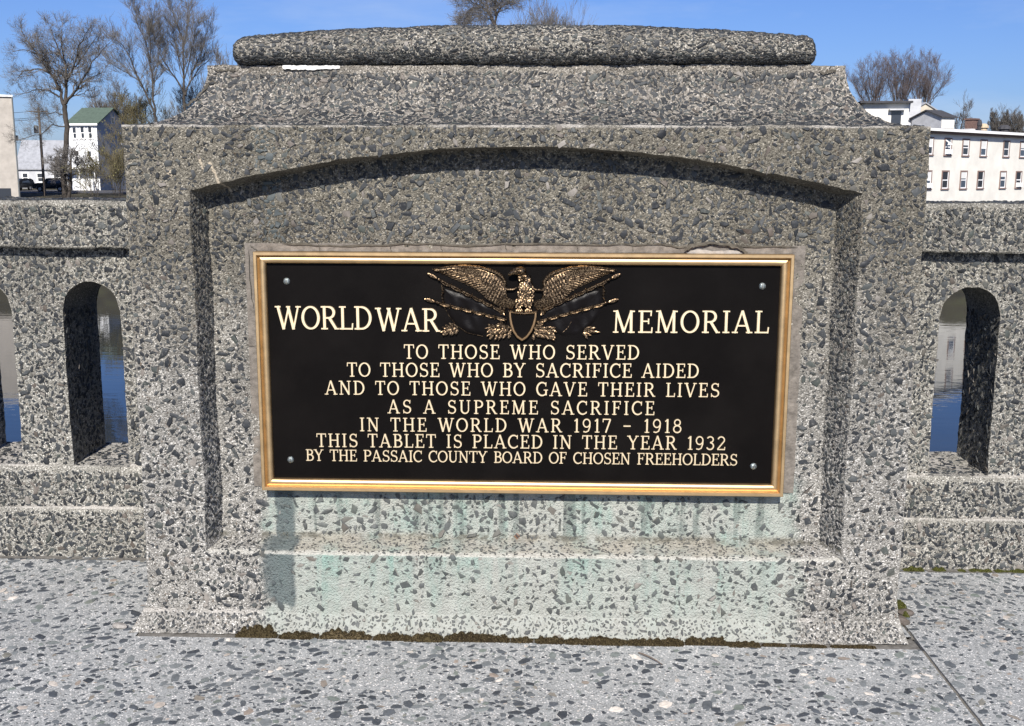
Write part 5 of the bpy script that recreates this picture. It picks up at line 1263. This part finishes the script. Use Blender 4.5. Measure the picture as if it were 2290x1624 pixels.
# utility pole
p = at(86, 240, 128.); pb = landz(p[0], 128)
up_ = thing('utility_pole', 'wooden utility pole with transformer beside the tall bare tree', 'pole', (p[0], 128, pb))
b = MB(); b.tube([(p[0], 128, pb-.3), (p[0], 128, (pb+p[2])/2), (p[0], 128, p[2])], [.19, .16, .13], 8); keep(b.build('shaft', M['pole'], up_, smooth=60), up_)
b = MB(); b.box((p[0], 127.85, p[2]-.5), (2.2, .12, .14)); keep(b.build('crossarm', M['pole'], up_), up_)
b = MB(); z = p[2]-2.6; b.tube([(p[0]-.38, 127.8, z-.5), (p[0]-.38, 127.8, z-.45), (p[0]-.38, 127.8, z+.4), (p[0]-.38, 127.8, z+.48)], [.2, .27, .27, .12], 10); keep(b.build('transformer', M['steel'], up_, smooth=50), up_)
for i, dz in enumerate((-.45, -1.2, -1.4)):
    b = MB(); x0_, z0_ = p[0], p[2]+dz; pts = [(x0_-50*t, 127.85-3*t, z0_-1.6*sin(pi*min(1, t*1.0))+t*1.0) for t in np.linspace(0, 1, 9)]; b.tube(pts, .022, 4); keep(b.build('wire', M['wire'], up_), up_)
# houses behind the white building, right
p = at(1932, 238, 140.); e = at(2030, 238, 140.); F5 = Face((p[0], 140, 0), radians(-6)); zb = -1.
h5 = thing('white_house', 'white flat roofed house with shaded recess beside the right shoulder of the pier', 'house', tuple(F5.p(3, zb, -4)))
zt = at(1980, 228, 140.)[2]
Wd = e[0]-p[0]
b = MB(); fbox(b, F5, 0, Wd, zb-2, zt-.2, -7, 0); keep(b.build('wall', M['white_wall'], h5), h5)
b = MB(); fbox(b, F5, -.6, Wd+.3, zt-.2, zt+.05, -7.4, .9); keep(b.build('roof', M['roof_dark'], h5), h5)
b = MB(); fbox(b, F5, Wd*.62, Wd*.84, zt-3.4, zt-1.15, .004, .05); keep(b.build('doorway', M['glass'], h5), h5)
b = MB(); fbox(b, F5, Wd*.55, Wd*.9, zt-1.1, zt-.95, .006, .8); keep(b.build('canopy', M['grey_and_shaded_siding'], h5), h5)
b = MB(); fbox(b, F5, Wd, Wd+1.6, zb-2, zt+.35, -5, -.5); keep(b.build('side_wing', M['grey_and_shaded_siding'], h5), h5)
p = at(2036, 246, 146.); e = at(2106, 246, 146.); F6 = Face((p[0], 146, 0), radians(20)); Wd = (e[0]-p[0])*1.1
gable_house('tan_house', 'tan gabled house with paired windows above the white building roof', F6, Wd, 7., -2., p[2]-.2, p[2]+.9, 'tan_siding', 'grey_and_shaded_siding', 'roof_grey', 'side', .2, [(Wd*.52, p[2]-2.0, .55, 1.1), (Wd*.76, p[2]-2.0, .55, 1.1)])
p = at(2106, 268, 135.); e = at(2140, 268, 135.); F7 = Face((p[0], 135, 0), radians(26)); Wd = (e[0]-p[0])*1.15
gable_house('small_house', 'small white house with dark roof between the tan house and the brick chimney', F7, Wd, 5., -2., at(2106, 262, 135.)[2], at(2120, 246, 135.)[2], 'white_wall', 'grey_and_shaded_siding', 'roof_dark', 'front', .25)

# ================================================================== parked cars
def car(name, label, loc, rz, body_m, Lc=4.2, Hc=1.75, Wc=1.75, fender=None):
    t = thing(name, label, 'car', loc); t.rotation_euler = (0, 0, rz)
    def part(b, nm, m, par=None, sm=None): o = b.build(nm, M[m], None, smooth=sm); o.parent = par or t; return o
    half = [(-Lc/2, .45), (-Lc/2, .95), (-Lc/2+.15, 1.05), (-Lc*.20, 1.10), (-Lc*.10, Hc-.05), (-.02*Lc, Hc), (Lc*.40, Hc), (Lc*.48, Hc-.15), (Lc/2, 1.05), (Lc/2, .42)]
    b = MB(); n = len(half); vs = []
    for (x, z) in half:
        ins = 0. if z < 1.06 else .16*(z-1.0)/.7
        vs += [(x, -Wc/2+ins, z), (x, Wc/2-ins, z)]
    b.add(vs, [(2*i, 2*i+1, 2*i+3, 2*i+2) for i in range(n-1)]+[tuple(2*i for i in range(n))[::-1], tuple(2*i+1 for i in range(n)), (0, 2*n-2, 2*n-1, 1)])
    o = part(b, 'body', body_m); bv = o.modifiers.new('bevel', 'BEVEL'); bv.width = .06; bv.segments = 2
    for sy in (-1, 1):
        b = MB(); yy = sy*(Wc/2-.055); b.add([(-Lc*.085, sy*(Wc/2-.01), 1.10), (Lc*.44, sy*(Wc/2-.01), 1.10), (Lc*.40, sy*(Wc/2-.125), Hc-.14), (-Lc*.02, sy*(Wc/2-.125), Hc-.14)], [(0, 1, 2, 3)]); part(b, 'side_window', 'glass_blue')
        for sx in (-.31, .30):
            b = MB(); c = (Lc*sx, sy*(Wc/2-.10), .36); b.tube([(c[0], c[1]-.11, c[2]), (c[0], c[1]+.11, c[2])], .36, 16); wh = part(b, 'wheel', 'tyre', sm=40)
            b = MB(); b.tube([(c[0], c[1]+sy*.02, c[2]), (c[0], c[1]+sy*.125, c[2])], .21, 12); part(b, 'rim', 'rim', wh)
            if fender:
                b = MB(); b.grid(lambda u, v: (c[0]+(.43+.05*v)*cos(pi*u), sy*(Wc/2-.25+.36*v), c[2]+(.43+.03*v)*sin(pi*u)), 12, 3); part(b, 'fender', fender, sm=60)
        b = MB(); b.ball((-Lc/2-.01, sy*Wc*.34, .82), (.05, .11, .11), 8, 6); part(b, 'headlight', 'lamp')
        b = MB(); b.box((Lc/2+.01, sy*Wc*.40, .9), (.05, .16, .26)); part(b, 'tail_light', 'red_lamp')
    b = MB(); b.add([(-Lc*.195, -Wc*.40, 1.14), (-Lc*.195, Wc*.40, 1.14), (-Lc*.11, Wc*.36, Hc-.12), (-Lc*.11, -Wc*.36, Hc-.12)], [(0, 3, 2, 1)]); o = part(b, 'windscreen', 'glass_blue'); o.location = (-.02, 0, .01)
    b = MB(); b.box((-Lc/2-.06, 0, .52), (.14, Wc*.96, .18)); part(b, 'bumper', 'steel')
    return t
p = at(115, 420, 143.); car('parked_car', 'black off road car with silver wheel arches parked behind the utility pole', (p[0], 143, landz(p[0], 143)+.03), radians(12), 'car_black', fender='car_silver')
p = at(42, 420, 146.); car('parked_car', 'dark car half hidden behind the corner of the beige building', (p[0], 146, landz(p[0], 146)+.03), radians(80), 'car_black', 4.4, 1.6)
